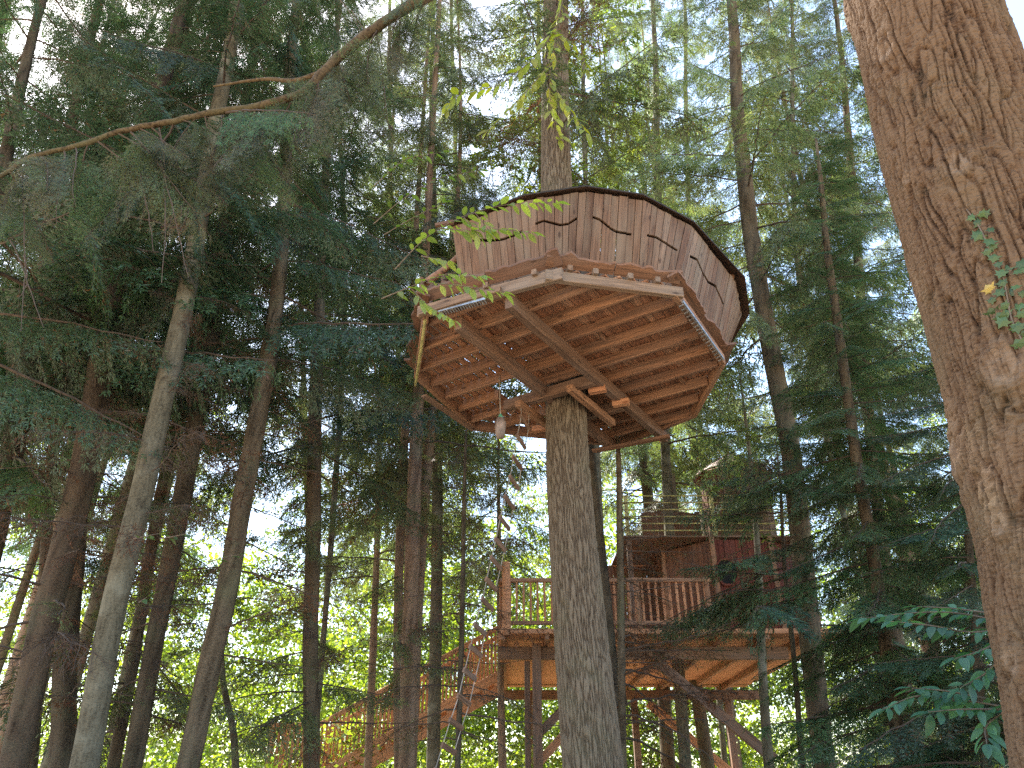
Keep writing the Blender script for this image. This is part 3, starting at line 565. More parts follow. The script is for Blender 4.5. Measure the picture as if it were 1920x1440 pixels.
# ------------------------------------------------------------------ the round tree house
def tree_house():
    root = thing('tree_house', 'round larch tree house on a platform high up the ridged trunk', 'tree house', (.75, 9.3, 4.9))
    PB = np.array([(.46, 6.77), (1.82, 7.06), (2.72, 8.55), (2.66, 10.06), (1.7, 11.1), (-.56, 10.48), (-1.27, 8.9), (-1.0, 7.43)])
    O = np.array([.75, 9.5]); b = nrm([.545, .838]); j = np.array([b[1], -b[0]])       # beams run along b, joists along j
    loc = lambda p: np.array([(np.asarray(p) - O) @ j, (np.asarray(p) - O) @ b])
    wld = lambda u, v, z: np.array([*(O + j * u + b * v), z])
    PL = np.array([loc(p) for p in PB])
    def clip(axis, val):
        """span of the platform along the other axis on the line axis = val"""
        hits = []
        for k in range(8):
            p, q = PL[k], PL[(k + 1) % 8]
            if (p[axis] - val) * (q[axis] - val) < 0:
                t = (val - p[axis]) / (q[axis] - p[axis]); hits.append(p[1 - axis] + t * (q[1 - axis] - p[1 - axis]))
        return (min(hits), max(hits)) if len(hits) == 2 else None
    # floor boards along b, looser and open-jointed on the balcony side
    u = PL[:, 0].min() + .07
    hatch = np.array([loc(atZ(x, y, 5.15)[:2]) for x, y in ((944, 716), (978, 700), (1006, 745), (974, 762))])
    hu0, hu1, hv0, hv1 = hatch[:, 0].min(), hatch[:, 0].max(), hatch[:, 1].min(), hatch[:, 1].max()
    u1 = loc(atZ(870, 615, 5.0)[:2])[0]; u2 = loc(atZ(965, 575, 5.0)[:2])[0]
    while u < PL[:, 0].max() - .05:
        bal = u < u1; wd = .118 if bal else .112; s = clip(0, u)
        if s:
            segs = [(s[0] + .03, s[1] - .03)]
            if hu0 < u < hu1: segs = [(s[0] + .03, hv0), (hv1, s[1] - .03)]
            if abs(u) < .36: segs = [q for a, c in segs for q in ((a, min(c, -.34)), (max(a, .34), c)) if q[1] - q[0] > .1]
            for a, c in segs:
                if not bal:                                    # shorter lengths butted over the joists
                    m = random.uniform(a + .6, c - .6) if c - a > 2 else None
                    for p, q in ((a, m - .003), (m + .003, c)) if m else ((a, c),):
                        timber(root, 'floor_board', wld(u, p, 5.2 + random.uniform(-.002, .002)), wld(u, q, 5.2 + random.uniform(-.002, .002)), wd, .026, M_FLOOR, ch=.004)
                else: timber(root, 'floor_board', wld(u, a, 5.2), wld(u + random.uniform(-.004, .004), c, 5.2), wd - random.uniform(.008, .016), .026, M_ORANGE, ch=.004)  # lighter balcony boards: bounced light on their underside is put into the colour
        u += wd + (.013 if bal else .003)
    # joists along j
    v = PL[:, 1].min() + .2
    while v < PL[:, 1].max() - .12:
        s = clip(1, v)
        if s and s[1] - s[0] > .5:
            segs = [(s[0] + .05, s[1] - .05)]
            if abs(v) < .34: segs = [(s[0] + .05, -.42), (.42, s[1] - .05)]
            if hv0 < v < hv1: segs = [q for a, c in segs for q in ((a, min(c, hu0)), (max(a, hu1), c)) if q[1] - q[0] > .15]
            for a, c in segs: timber(root, 'joist', wld(a, v, 5.112), wld(c, v, 5.112 + random.uniform(-.004, .004)), .05, .146, M_JOIST)
        v += .40
    # two main beams, clamp timbers round the trunk
    for px0, px1, e in (((965, 575), (1240, 815), .12), ((870, 615), (1140, 830), .12)):
        p, q = atZ(*px0, 4.96), atZ(*px1, 4.96); timber(root, 'main_beam', p, q, .10, .17, M_BEAM, ext=e)
    for uu, a, c in ((-.2, -.75, -2.3 + .9),): pass
    for v_ in (-.43, .43):
        timber(root, 'clamp_timber', wld(-.72, v_, 4.93), wld(.66, v_, 4.93), .10, .15, M_BEAM)
    for u_ in (-.40, .40):
        timber(root, 'clamp_timber', wld(u_, -.62, 4.80), wld(u_, .62, 4.80), .09, .10, M_JOIST)
    for u_, v_ in ((.62, -.3), (.72, .2), (-.62, .3)):
        timber(root, 'wedge_block', wld(u_ - .1, v_, 4.86), wld(u_ + .12, v_ + .05, 4.86), .09, .09, M_ORANGE)
    timber(root, 'hanging_board', atZ(1112, 846, 4.78), atZ(1256, 818, 4.78), .10, .04, M_JOIST)
    timber(root, 'hanging_board', atZ(795, 742, 4.86), atZ(888, 806, 4.86), .09, .035, M_BEAM)
    # rim timbers round the edge
    for k in range(8):
        p, q = PB[k], PB[(k + 1) % 8]; e = .10 if k in (0, 7) else .0
        timber(root, 'rim_timber', (*p, 5.09 + .004 * (k % 2)), (*q, 5.09 + .004 * (k % 2)), .07, .15 if k else .13, (M_EDGE if k in (0, 7) else M_JOIST), ext=e)
    p, q = PB[0], PB[1]; d = nrm(q - p); o_ = np.array([d[1], -d[0]])
    for t in (.12, .33, .62, .85):                              # stubs over the front rim timber
        c = p + (q - p) * t; timber(root, 'joist_end', (*(c - o_ * .1), 5.19), (*(c + o_ * .075), 5.19), .06, .07, M_EDGE)
    p, q = PB[7], PB[0]; d = nrm(q - p); o2 = np.array([d[1], -d[0]])
    for t in (.5, .87):
        c = p + (q - p) * t; timber(root, 'joist_end', (*(c - o2 * .1), 5.17), (*(c + o2 * .08), 5.17), .06, .07, M_EDGE)
    timber(root, 'rim_timber', (*(p + (q - p) * -.03 + o2 * .07), 5.03), (*(p + (q - p) * .62 + o2 * .07), 5.06), .05, .07, M_EDGE)
    # toothed metal rails fixed to two edges
    for k, t0, t1_ in ((1, .05, .9), (7, .12, .5)):
        p, q = PB[k], PB[(k + 1) % 8]; d = nrm(q - p); o3 = np.array([d[1], -d[0]]); B_ = Bag(); P0 = p + (q - p) * t0 + o3 * .06; P1 = p + (q - p) * t1_ + o3 * .06
        B_.box((*P0, 5.0), (*P1, 5.0), .02, .035)
        for i in range(18):
            c = P0 + (P1 - P0) * ((i + .5) / 18); B_.box((*c, 4.985), (*(c - o3 * .06), 4.97), .012, .012)
        B_.build(root, 'toothed_rail', M_METAL)
    # skirt of waney-edged slabs
    for k in range(8):
        p, q = PB[k], PB[(k + 1) % 8]; L = np.linalg.norm(q - p); d = (q - p) / L; o_ = np.array([d[1], -d[0]])
        cuts = np.linspace(-.10, L + .10, 3 if L > 1.5 else 3)
        for a, c in zip(cuts[:-1], cuts[1:]):
            n = 16; s = np.linspace(a + .006, c - .006, n); sd = random.uniform(0, 90)
            wd = (.085, .11, .19, .18, .15, .15, .13, .10)[k] + .09 * noise(np.stack([s * 3.2 + sd, s * 0, s * 0], -1)) + .05 * noise(np.stack([s * 9 + sd, s * 0, s * 0 + 4], -1))
            tilt = .8 if k in (0, 7) else .25; zt = random.uniform(0, .012)
            I = np.array([[*(p + d * x - o_ * .03), 5.235 + zt] for x in s]); E_ = np.array([[*(p + d * x + o_ * y), 5.235 + zt + y * tilt] for x, y in zip(s, wd)])
            th = np.array([0, 0, .03]); V = np.concatenate([I, E_, I + th, E_ + th]); F = []
            for i in range(n - 1):
                F += [[i, i + 1, n + i + 1, n + i], [2 * n + i, 3 * n + i, 3 * n + i + 1, 2 * n + i + 1], [n + i, n + i + 1, 3 * n + i + 1, 3 * n + i], [i + 1, i, 2 * n + i, 2 * n + i + 1]]
            F += [[0, n, 3 * n, 2 * n], [n - 1, 3 * n - 1, 4 * n - 1, 2 * n - 1][::1]]
            Mx = Matrix.Rotation(math.atan2(d[1], d[0]), 4, 'Z'); Mx.translation = Vector(V.mean(0) - np.array(root.location))
            Rm = np.array(Mx.to_3x3()); Vl = (V - V.mean(0)) @ Rm
            link('waney_slab', mesh('waney_slab', Vl, F, [M_SLAB]), root, M=Mx)
    # the walls: twelve facets of upright boards with sawn wavy slits
    WB = [(-.58, 7.7), (.24, 7.15), (.77, 7.03), (1.45, 7.22), (1.9, 7.36), (2.75, 8.65), (2.85, 9.5), (2.6, 10.3), (2.0, 10.85), (1.3, 10.8), (.32, 9.45), (-.12, 8.6)]
    WT = [(-.76, 7.62), (.18, 7.13), (.9, 6.98), (1.6, 7.13), (2.3, 7.62), (3.15, 8.78), (3.45, 9.6), (3.4, 10.6), (2.5, 11.3), (1.2, 11.1), (.24, 9.5), (-.25, 8.6)]
    ZB, ZT = 5.25, 6.52
    z1 = lambda x, y: (720 + x / 2.571, 320 + y / 2.571)
    SL = {0: [(435, 333), (510, 337), (570, 332), (620, 315), (660, 292)], 1: [(738, 254), (770, 242), (800, 250), (850, 262), (890, 255), (930, 230)],
          2: [(1005, 222), (1040, 235), (1080, 270), (1130, 298), (1192, 306)], 3: [(1270, 312), (1310, 320), (1360, 350), (1412, 382)],
          4: [(1475, 412), (1508, 428), (1530, 480), (1562, 537), (1598, 557), (1635, 640)]}
    for k in range(12):
        if k == 10: continue                                     # the doorway to the balcony
        b0, b1, c0, c1 = [np.array([*P, z]) for P, z in ((WB[k], ZB), (WB[(k + 1) % 12], ZB), (WT[k], ZT), (WT[(k + 1) % 12], ZT))]
        nn = nrm(np.cross(b1 - b0, (c0 + c1) / 2 - b0)); cen = (b0 + b1 + c0 + c1) / 4
        if nn[:2] @ (cen[:2] - np.array([1.3, 9.2])) < 0: nn = -nn
        S = lambda s, t: (b0 * (1 - s) + b1 * s) * (1 - t) + (c0 * (1 - s) + c1 * s) * t
        slit = None
        if k in SL:
            pts = []
            for q in SL[k]:
                r_ = ray(*z1(*q)); s, t = .5, .7
                for _ in range(25):                             # where the line of sight meets the facet
                    p = S(s, t); e = .001; ds = (S(s + e, t) - p) / e; dt = (S(s, t + e) - p) / e
                    lam = p @ r_ / (r_ @ r_); res = r_ * lam - p; J = np.stack([ds, dt], 1); Jp = J - np.outer(r_, r_ @ J) / (r_ @ r_)
                    sol = np.linalg.lstsq(Jp, res, rcond=None)[0]; s += sol[0]; t += sol[1]
                pts.append((s, t))
            slit = np.array(pts)
        Lf = np.linalg.norm((b1 + c1) / 2 - (b0 + c0) / 2); nb = max(4, round(Lf / .098))
        cuts = np.cumsum(np.r_[0, [random.uniform(.75, 1.25) for _ in range(nb)]]); cuts /= cuts[-1]
        xd = nrm((c0 + c1) / 2 - (b0 + b1) / 2); yd = nrm(np.cross(nn, xd)); zd = np.cross(xd, yd)
        for i in range(nb):
            g = .0035 / Lf; s0, s1 = cuts[i] + g, cuts[i + 1] - g; off = zd * random.uniform(-.006, .006)
            top = 1 + random.uniform(-.004, .01); quads = []
            hw = .019 / (ZT - ZB)
            if slit is not None and s1 > slit[0, 0] and s0 < slit[-1, 0]:
                f = lambda s: np.interp(s, slit[:, 0], slit[:, 1])
                ss = np.r_[s0, [x for x in np.linspace(s0, s1, 5)[1:-1]], s1]
                for x0, x1 in zip(ss[:-1], ss[1:]):
                    steep = 1 + .5 * min(4, abs((f(x1) - f(x0)) / (x1 - x0 + 1e-9)))
                    if x1 > slit[0, 0] and x0 < slit[-1, 0]:
                        quads += [(x0, x1, 0, 0, f(x0) - hw * steep, f(x1) - hw * steep), (x0, x1, f(x0) + hw * steep, f(x1) + hw * steep, top, top)]
                    else: quads.append((x0, x1, 0, 0, top, top))
            else: quads = [(s0, s1, 0, 0, top, top)]
            V, F = [], []
            for a, c, ta, tc, ua, uc in quads:
                n0 = len(V); c4 = [S(a, ta), S(c, tc), S(c, uc), S(a, ua)]
                V += [p + off for p in c4] + [p + off - zd * .022 for p in c4]
                F += [[n0 + y for y in f_] for f_ in BOXF]
            V = np.array(V); m0 = V.mean(0); Rm = np.stack([xd, yd, zd], 1)
            Mx = Matrix([[*Rm[0], m0[0] - root.location[0]], [*Rm[1], m0[1] - root.location[1]], [*Rm[2], m0[2] - root.location[2]], [0, 0, 0, 1]])
            link('wall_board', mesh('wall_board', (V - m0) @ Rm, F, [M_WALL]), root, M=Mx)
        for s in (0, 1):                                         # post behind every corner
            if s == 0: timber(root, 'corner_post', S(0, .02) - zd * .09, S(0, .98) - zd * .09, .06, .06, M_JOIST, up=zd)
    # low roof: rafters, felt cover with a thin dark edge and a soffit of boards
    ctr = np.array([1.5, 9.2]); EV = [tuple(np.array(p) + nrm(np.array(p) - ctr) * (.055 if k_ < 5 or k_ > 8 else .14)) for k_, p in enumerate(WT)]
    E = np.array([[*p, 6.555] for p in EV]); n = 12; inner = np.array([[*(ctr + (np.array(p) - ctr) * .16), 7.45] for p in EV]); th = np.array([0, 0, .022])
    V = np.concatenate([E, inner, E + th, inner + th]); F = []
    for i in range(n):
        q = (i + 1) % n; F += [[i, n + i, n + q, q], [2 * n + i, 2 * n + q, 3 * n + q, 3 * n + i], [i, q, 2 * n + q, 2 * n + i], [n + q, n + i, 3 * n + i, 3 * n + q]]
    part(root, 'roof', V, F, [M_ROOF, M_SOFFIT], [1, 0, 0, 0] * n)
    for i in range(n):
        a = E[i] * .9 + inner[i] * .1; timber(root, 'rafter', a - np.array([0, 0, .06]), inner[i] - np.array([0, 0, .05]), .05, .08, M_JOIST)
    p = np.array([*EV[0], 6.53]); timber(root, 'rafter_tail', p + (.06, -.05, 0), p + (-.17, .03, .01), .05, .05, M_BEAM)
    # balcony rail: crooked round poles and a green bamboo cane
    def pole(name, pts, rr, mat, k=8):
        Q = resample(np.array(pts), 14) if len(pts) > 2 else resample(np.array([pts[0], (pts[0] + pts[1]) / 2 + rng.normal(0, .01, 3), pts[1]]), 10)
        V_, F_ = tube(Q, rr * (1 + .15 * noise(Q * 4)), k); part(root, name, V_, F_, [mat], smooth=True)
    Y = 7.75
    pole('rail_pole', [atY(858, 484, 7.9), atY(830, 508, 7.85), atY(798, 530, Y)], .05, M_JOIST)
    pole('rail_post', [atY(790, 522, Y), atY(792, 560, Y), atY(796, 612, 7.6)], .033, M_BEAM)
    pole('rail_post', [atY(834, 515, 8.1), atY(833, 560, 8.05), atY(832, 600, 7.9)], .05, M_BEAM)
    pole('rail_post', [atY(812, 520, 9.0), atY(806, 560, 8.95), atY(800, 640, 8.8)], .045, M_BEAM)
    pole('bamboo_cane', [atY(797, 600, 7.28), atY(790, 650, 7.7), atY(779, 722, 8.75)], .018, M_BAMBOO, 6)
    for q, y in zip((atZ(766, 640, 5.2), atZ(763, 668, 5.16), atZ(766, 694, 5.12)), (0, 0, 0)):
        pass
    # ply fillets and old nails: small offcuts under the floor
    for _ in range(5):
        u_, v_ = random.uniform(.3, 1.6), random.uniform(-1.6, 1); timber(root, 'noggin', wld(u_, v_, 5.15), wld(u_ + .02, v_ + .27, 5.15), .04, .06, M_JOIST)
    return root, wld, (hu0, hu1, hv0, hv1)
TH, wld, HATCH = tree_house()

# bag-like weight hung on a cord below the balcony
def hanging_weight():
    top = atZ(936, 705, 5.1); Y = top[1]; c = atY(938, 800, Y); root = thing('hanging_weight', 'grey-brown bag-like weight on a thin cord below the platform', 'weight', c)
    prof = [(.0, -.17), (.045, -.165), (.062, -.10), (.075, 0), (.07, .06), (.05, .11), (.028, .14), (.0, .145)]; k = 12; a = np.arange(k) / k * 2 * np.pi
    V = np.array([[r_ * math.cos(x) * (1 + .12 * math.sin(3 * x + z * 30)), r_ * math.sin(x) * .8, z] for r_, z in prof for x in a]) + c
    F = [[i * k + q, i * k + (q + 1) % k, (i + 1) * k + (q + 1) % k, (i + 1) * k + q] for i in range(len(prof) - 1) for q in range(k)]
    part(root, 'bag', V, F, [M_BAG], smooth=True)
    V, F = tube(np.array([c + (0, 0, .13), c + (.004, 0, .15), c + (0, 0, .185)]), [.034, .03, .012], 8); part(root, 'green_tie', V, F, [M_GREENCAP])
    V, F = tube(np.array([c + (0, 0, .17), (c + top) / 2 + (.004, 0, 0), top]), .006, 5); part(root, 'cord', V, F, [M_ROPE])
    V, F = tube(np.array([c + (.02, 0, .15), atZ(955, 782, 4.98) , atZ(978, 752, 5.1)]), .006, 5); part(root, 'cord', V, F, [M_ROPE])
hanging_weight()

# rope ladder slanting down from the hatch
def rope_ladder():
    a0 = atY(990, 760, 9.1); pts = [(984, 792), (977, 828), (970, 868), (964, 905), (955, 942), (946, 981), (938, 1021), (930, 1056), (921, 1096), (914, 1133), (900, 1180), (892, 1221), (881, 1265), (870, 1313), (855, 1358), (841, 1404)]
    P = np.array([atY(x, y, 9.3 - .035 * i) for i, (x, y) in enumerate(pts)]); e = P[-1] - P[-2]; P = np.vstack([P] + [P[-1] + e * k for k in range(1, 9)]); P = P[P[:, 2] > GZ + .1]
    root = thing('rope_ladder', 'long rope ladder with flat wooden rungs slanting down from the hatch', 'ladder', (P[-1, 0], P[-1, 1], GZ))
    d = np.array([.06, .15, -.03])
    for i, p in enumerate(P): timber(root, 'rung', p - d, p + d, .026, .055, M_BEAM, up=(.3, -.2, 1))
    for s in (-1, 1):
        Q = np.vstack([[wld(*( (HATCH[0] + HATCH[1]) / 2 + s * .1, (HATCH[2] + HATCH[3]) / 2), 5.2)], P + d * s * .85]); V, F = tube(resample(Q, 60), .005, 5); part(root, 'rope', V, F, [M_ROPE])
rope_ladder()

# ------------------------------------------------------------------ the far cabin on its deck
def far_cabin():
    root = thing('tree_cabin', 'far larch cabin with dark red walls on a braced post deck', 'tree house', (3.4, 20.5, GZ))
    Xa, Xb, Y0, Y1 = -.25, 7.1, 16.6, 24.9
    B_ = Bag(); y = Y0
    while y < Y1: B_.box((Xa, y + .065, 3.30), (Xb, y + .065, 3.30), .13, .04); y += .142
    o = B_.build(root, 'deck_board', M_ORANGE); o['kind'] = 'stuff'
    for i, x in enumerate(np.arange(Xa + .06, Xb, .92)): timber(root, 'deck_joist', (x, Y0, 3.20), (x, Y1, 3.20), .09, .16, M_JOIST)
    timber(root, 'deck_beam', (Xa - .05, 17.5, 2.99), (Xb - 1.1, 17.5, 2.99), .16, .26, M_BEAM); timber(root, 'deck_beam', (Xa - .05, 24.4, 2.99), (Xb + .2, 24.4, 2.99), .16, .26, M_BEAM)
    timber(root, 'fascia_board', (Xa, Y0 - .02, 3.28), (Xb, Y0 - .02, 3.28), .03, .10, M_ORANGE); timber(root, 'side_joist', (Xa - .01, Y0, 3.20), (Xa - .01, Y1, 3.20), .05, .17, M_ORANGE)
    def post(x, y, z0, z1, w_=.19, mat=M_BEAM, name='post'): timber(root, name, (x, y, z0), (x, y, z1), w_, w_, mat, up=(0, 1, 0))
    post(.53, 17.36, GZ - .1, 3.16); post(.33, 17.62, GZ - .1, 2.85, .12); post(6.35, 24.4, GZ - .1, 2.86); post(.5, 24.2, GZ - .1, 2.86, .2); post(3.6, 24.4, GZ - .1, 2.86)
    px = lambda x, y, Y: atY(x, y, Y)
    timber(root, 'brace', px(1232, 1242, 17.38), px(1452, 1424, 17.38), .14, .2, M_BEAM, up=(.6, 0, 1)); timber(root, 'brace', px(1215, 1318, 24.1), px(1372, 1450, 24.1), .14, .22, M_ORANGE, up=(.6, 0, 1))
    timber(root, 'brace', px(1010, 1376, 17.5), px(1068, 1318, 17.5), .1, .17, M_BEAM, up=(-.6, 0, 1)); timber(root, 'brace', px(1010, 1430, 17.8), px(1068, 1366, 17.8), .1, .17, M_ORANGE, up=(-.6, 0, 1))
    # rail
    timber(root, 'hand_rail', (Xa, Y0 + .05, 4.36), (4.3, Y0 + .05, 4.36), .10, .08, M_JOIST); timber(root, 'lower_rail', (Xa, Y0 + .05, 3.46), (4.3, Y0 + .05, 3.46), .05, .08, M_JOIST)
    x = Xa + .2
    while x < 4.25: timber(root, 'baluster', (x, Y0 + .05, 3.47), (x, Y0 + .05, 4.33), .045, .045, M_ORANGE, up=(0, 1, 0)); x += .15
    for x in (1.2, 2.7, 4.2): post(x, Y0 + .06, 3.32, 4.42, .10, M_JOIST, 'rail_post')
    Q = np.array([(-.12, Y0 + .05, 3.2), (-.11, Y0 + .04, 4.0), (-.14, Y0 + .05, 4.75)]); V, F = tube(resample(Q, 10), .10, 10); part(root, 'rail_post', V, F, [M_ORANGE], smooth=True)
    timber(root, 'hand_rail', (Xa, Y0 + .1, 4.36), (Xa, 21.3, 4.36), .08, .08, M_JOIST)
    for yy in np.arange(Y0 + .3, 21.3, .3): timber(root, 'baluster', (Xa, yy, 3.34), (Xa, yy, 4.33), .045, .045, M_ORANGE, up=(0, 1, 0))
    # lower room: eight sides of dark red boards, one with an eight-sided black panel as the shade of an opening
    def ring(c, R, n, ph=0): return [(c[0] + R * math.cos(ph + 2 * math.pi * i / n), c[1] + R * math.sin(ph + 2 * math.pi * i / n)) for i in range(n)]
    def room(c, R, n, z0, z1, mats, name, bw, ph):
        P = ring(c, R, n, ph)
        for i in range(n):
            p, q = np.array(P[i]), np.array(P[(i + 1) % n]); m = (p + q) / 2
            if m[1] > c[1] + .5: 
                V = [(*p, z0), (*q, z0), (*q, z1), (*p, z1)]; nn = np.array([*nrm(np.array(c) - m), 0]) * .03; V = np.array(V); part(root, 'back_wall', np.vstack([V, V + nn]), BOXF, [mats[0]]); continue
            nb = max(2, round(np.linalg.norm(q - p) / bw)); d = (q - p) / nb; o_ = nrm(m - np.array(c))
            for k in range(nb):
                a = p + d * (k + .5); mt = mats[1] if m[0] < c[0] - .35 * R else mats[0]
                timber(root, name, (*(a + o_ * random.uniform(-.006, .006)), z0), (*(a + o_ * random.uniform(-.006, .006)), z1), np.linalg.norm(d) - .006, .03, mt, up=(*o_, 0))
        return P
    c1 = (5.55, 19.9); room(c1, 1.85, 8, 3.33, 5.75, (M_REDWALL, M_REDW2), 'wall_board', .14, math.pi / 8)
    P = ring(c1, 1.85, 8, math.pi / 8)
    for p in P: timber(root, 'corner_post', (*p, 3.33), (*p, 5.8), .12, .12, M_JOIST, up=(0, 1, 0))
    a = [(math.cos(x), math.sin(x)) for x in np.arange(8) / 8 * 2 * math.pi + .39]; yw = c1[1] - 1.85 * math.cos(math.pi / 8)
    V = np.array([(5.1 + .24 * x, yw - .035, 4.95 + .3 * z) for x, z in a] + [(5.1 + .24 * x, yw + .01, 4.95 + .3 * z) for x, z in a]); part(root, 'opening_shade_panel', V, [list(range(8)), list(range(15, 7, -1))] + [[i, (i + 1) % 8, 8 + (i + 1) % 8, 8 + i] for i in range(8)], [plain('opening_shade_black', (.008, .008, .009), .95)])  # solid black panel on the boards; the dark interior is only its colour
    for i in range(8):
        A_, C_ = a[i], a[(i + 1) % 8]; timber(root, 'window_frame', (5.1 + .27 * A_[0], yw - .05, 4.95 + .33 * A_[1]), (5.1 + .27 * C_[0], yw - .05, 4.95 + .33 * C_[1]), .05, .06, M_REDWALL, up=(0, -1, 0))
    for x in np.arange(1.9, 4.1, .15): timber(root, 'screen_board', (x, 20.6 + random.uniform(-.01, .01), 3.33), (x, 20.6, 5.75 + random.uniform(-.04, .04)), .145, .03, M_REDW2, up=(0, 1, 0))
    for x in np.arange(3.7, 5.3, .15): timber(root, 'screen_board', (x, 20.7 + random.uniform(-.01, .01), 5.86), (x, 20.7, 7.35 + random.uniform(-.04, .04)), .145, .03, M_REDW2, up=(0, 1, 0))
    # upper deck, cane rail and turret with a shingled cap
    for k, yy in enumerate(np.arange(18.2, 21.6, .16)): timber(root, 'upper_deck_board', (2.7, yy, 5.82), (7.3, yy, 5.82), .15, .04, M_BEAM)
    for x in (2.85, 5.0, 7.1): post(x, 18.3, 3.33, 5.8, .12, M_BEAM); post(x, 18.3, 5.83, 6.9, .09, M_BAMBOO, 'rail_post')
    for z in (6.0, 6.18, 6.36, 6.54, 6.72, 6.9): 
        V, F = tube(np.array([(2.75, 18.25, z), (5, 18.25, z + .01), (7.2, 18.25, z)]), .016, 6); part(root, 'cane_rail', V, F, [M_BAMBOO])
    c2 = (6.15, 20.0); room(c2, .90, 10, 5.84, 8.22, (M_WALL, M_REDW2), 'turret_board', .12, .31)
    n = 10; ap = np.array([*c2, 8.78])
    for course in range(7):
        r0, r1 = 1.08 * (1 - course / 7), 1.08 * (1 - (course + 1) / 7) + .05; z0, z1 = 8.1 + (8.78 - 8.1) * (course / 7) ** 1.0, 8.1 + (8.78 - 8.1) * ((course + 1) / 7) + .0
        m = max(6, int(2 * math.pi * r0 / .22))
        for k in range(m):
            t = (k + .5 * (course % 2)) / m * 2 * math.pi
            if math.sin(t) > .55: continue
            o_ = np.array([math.cos(t), math.sin(t)]); timber(root, 'shingle', (*(np.array(c2) + o_ * r0), z0 + random.uniform(-.02, .02)), (*(np.array(c2) + o_ * r1), z1 + .03), 2 * math.pi * r0 / m * .98, .022, M_SHINGLE, up=(*o_, 1.0), ch=.003)
    V = np.array([(c2[0] + 1.02 * math.cos(t), c2[1] + 1.02 * math.sin(t), 8.08) for t in np.arange(12) / 12 * 2 * math.pi] + [tuple(ap - (0, 0, .02))]); part(root, 'roof_deck', V, [[i, (i + 1) % 12, 12] for i in range(12)] + [list(range(11, -1, -1))], [M_JOIST])
    return root
far_cabin()

def staircase():
    Y0, Y1 = 21.4, 22.6; top = np.array([-.28, 3.25]); bot = np.array([-4.9, .80]); root = thing('wooden_staircase', 'sunlit orange larch staircase descending left from the far deck', 'staircase', (-4.9, 22, GZ))
    L = lambda t: top + (bot - top) * t
    for y in (Y0, Y1):
        for dz in (-.12, -.50) if y == Y0 else (-.12,): timber(root, 'stringer', (top[0], y, top[1] + dz), (bot[0], y, bot[1] + dz), .07, .24, M_ORANGE)
        timber(root, 'hand_rail', (top[0], y, top[1] + 1.12), (bot[0], y, bot[1] + 1.12), .08, .11, M_ORANGE)
        for t in np.linspace(.015, .985, 44): p = L(t); timber(root, 'baluster', (p[0], y + .04, p[1] - .05), (p[0], y + .04, p[1] + 1.08), .045, .045, M_ORANGE, up=(0, 1, 0))
    for t in np.linspace(.04, .96, 15): p = L(t); timber(root, 'tread', (p[0], Y0, p[1] - .02), (p[0], Y1, p[1] - .02), .26, .045, M_ORANGE); timber(root, 'tread_block', (p[0], Y0 - .0, p[1] - .27), (p[0] + .16, Y0, p[1] - .27), .06, .14, M_ORANGE)
    for y in np.arange(Y0, Y1 + .1, .15): timber(root, 'landing_board', (bot[0], y, .80), (-6.15, y, .80), .14, .045, M_ORANGE)
    for x, y in ((-4.95, Y0), (-6.1, Y0), (-4.95, Y1), (-6.1, Y1)): timber(root, 'landing_post', (x, y, GZ - .1), (x, y, 1.98), .11, .11, M_ORANGE, up=(0, 1, 0))
    timber(root, 'hand_rail', (-4.9, Y0, 1.93), (-6.2, Y0, 1.90), .08, .09, M_ORANGE)
    for x in np.arange(-6.05, -4.95, .125): timber(root, 'baluster', (x, Y0 + .03, .6), (x, Y0 + .03, 1.88), .07, .03, M_ORANGE, up=(0, 1, 0))
staircase()

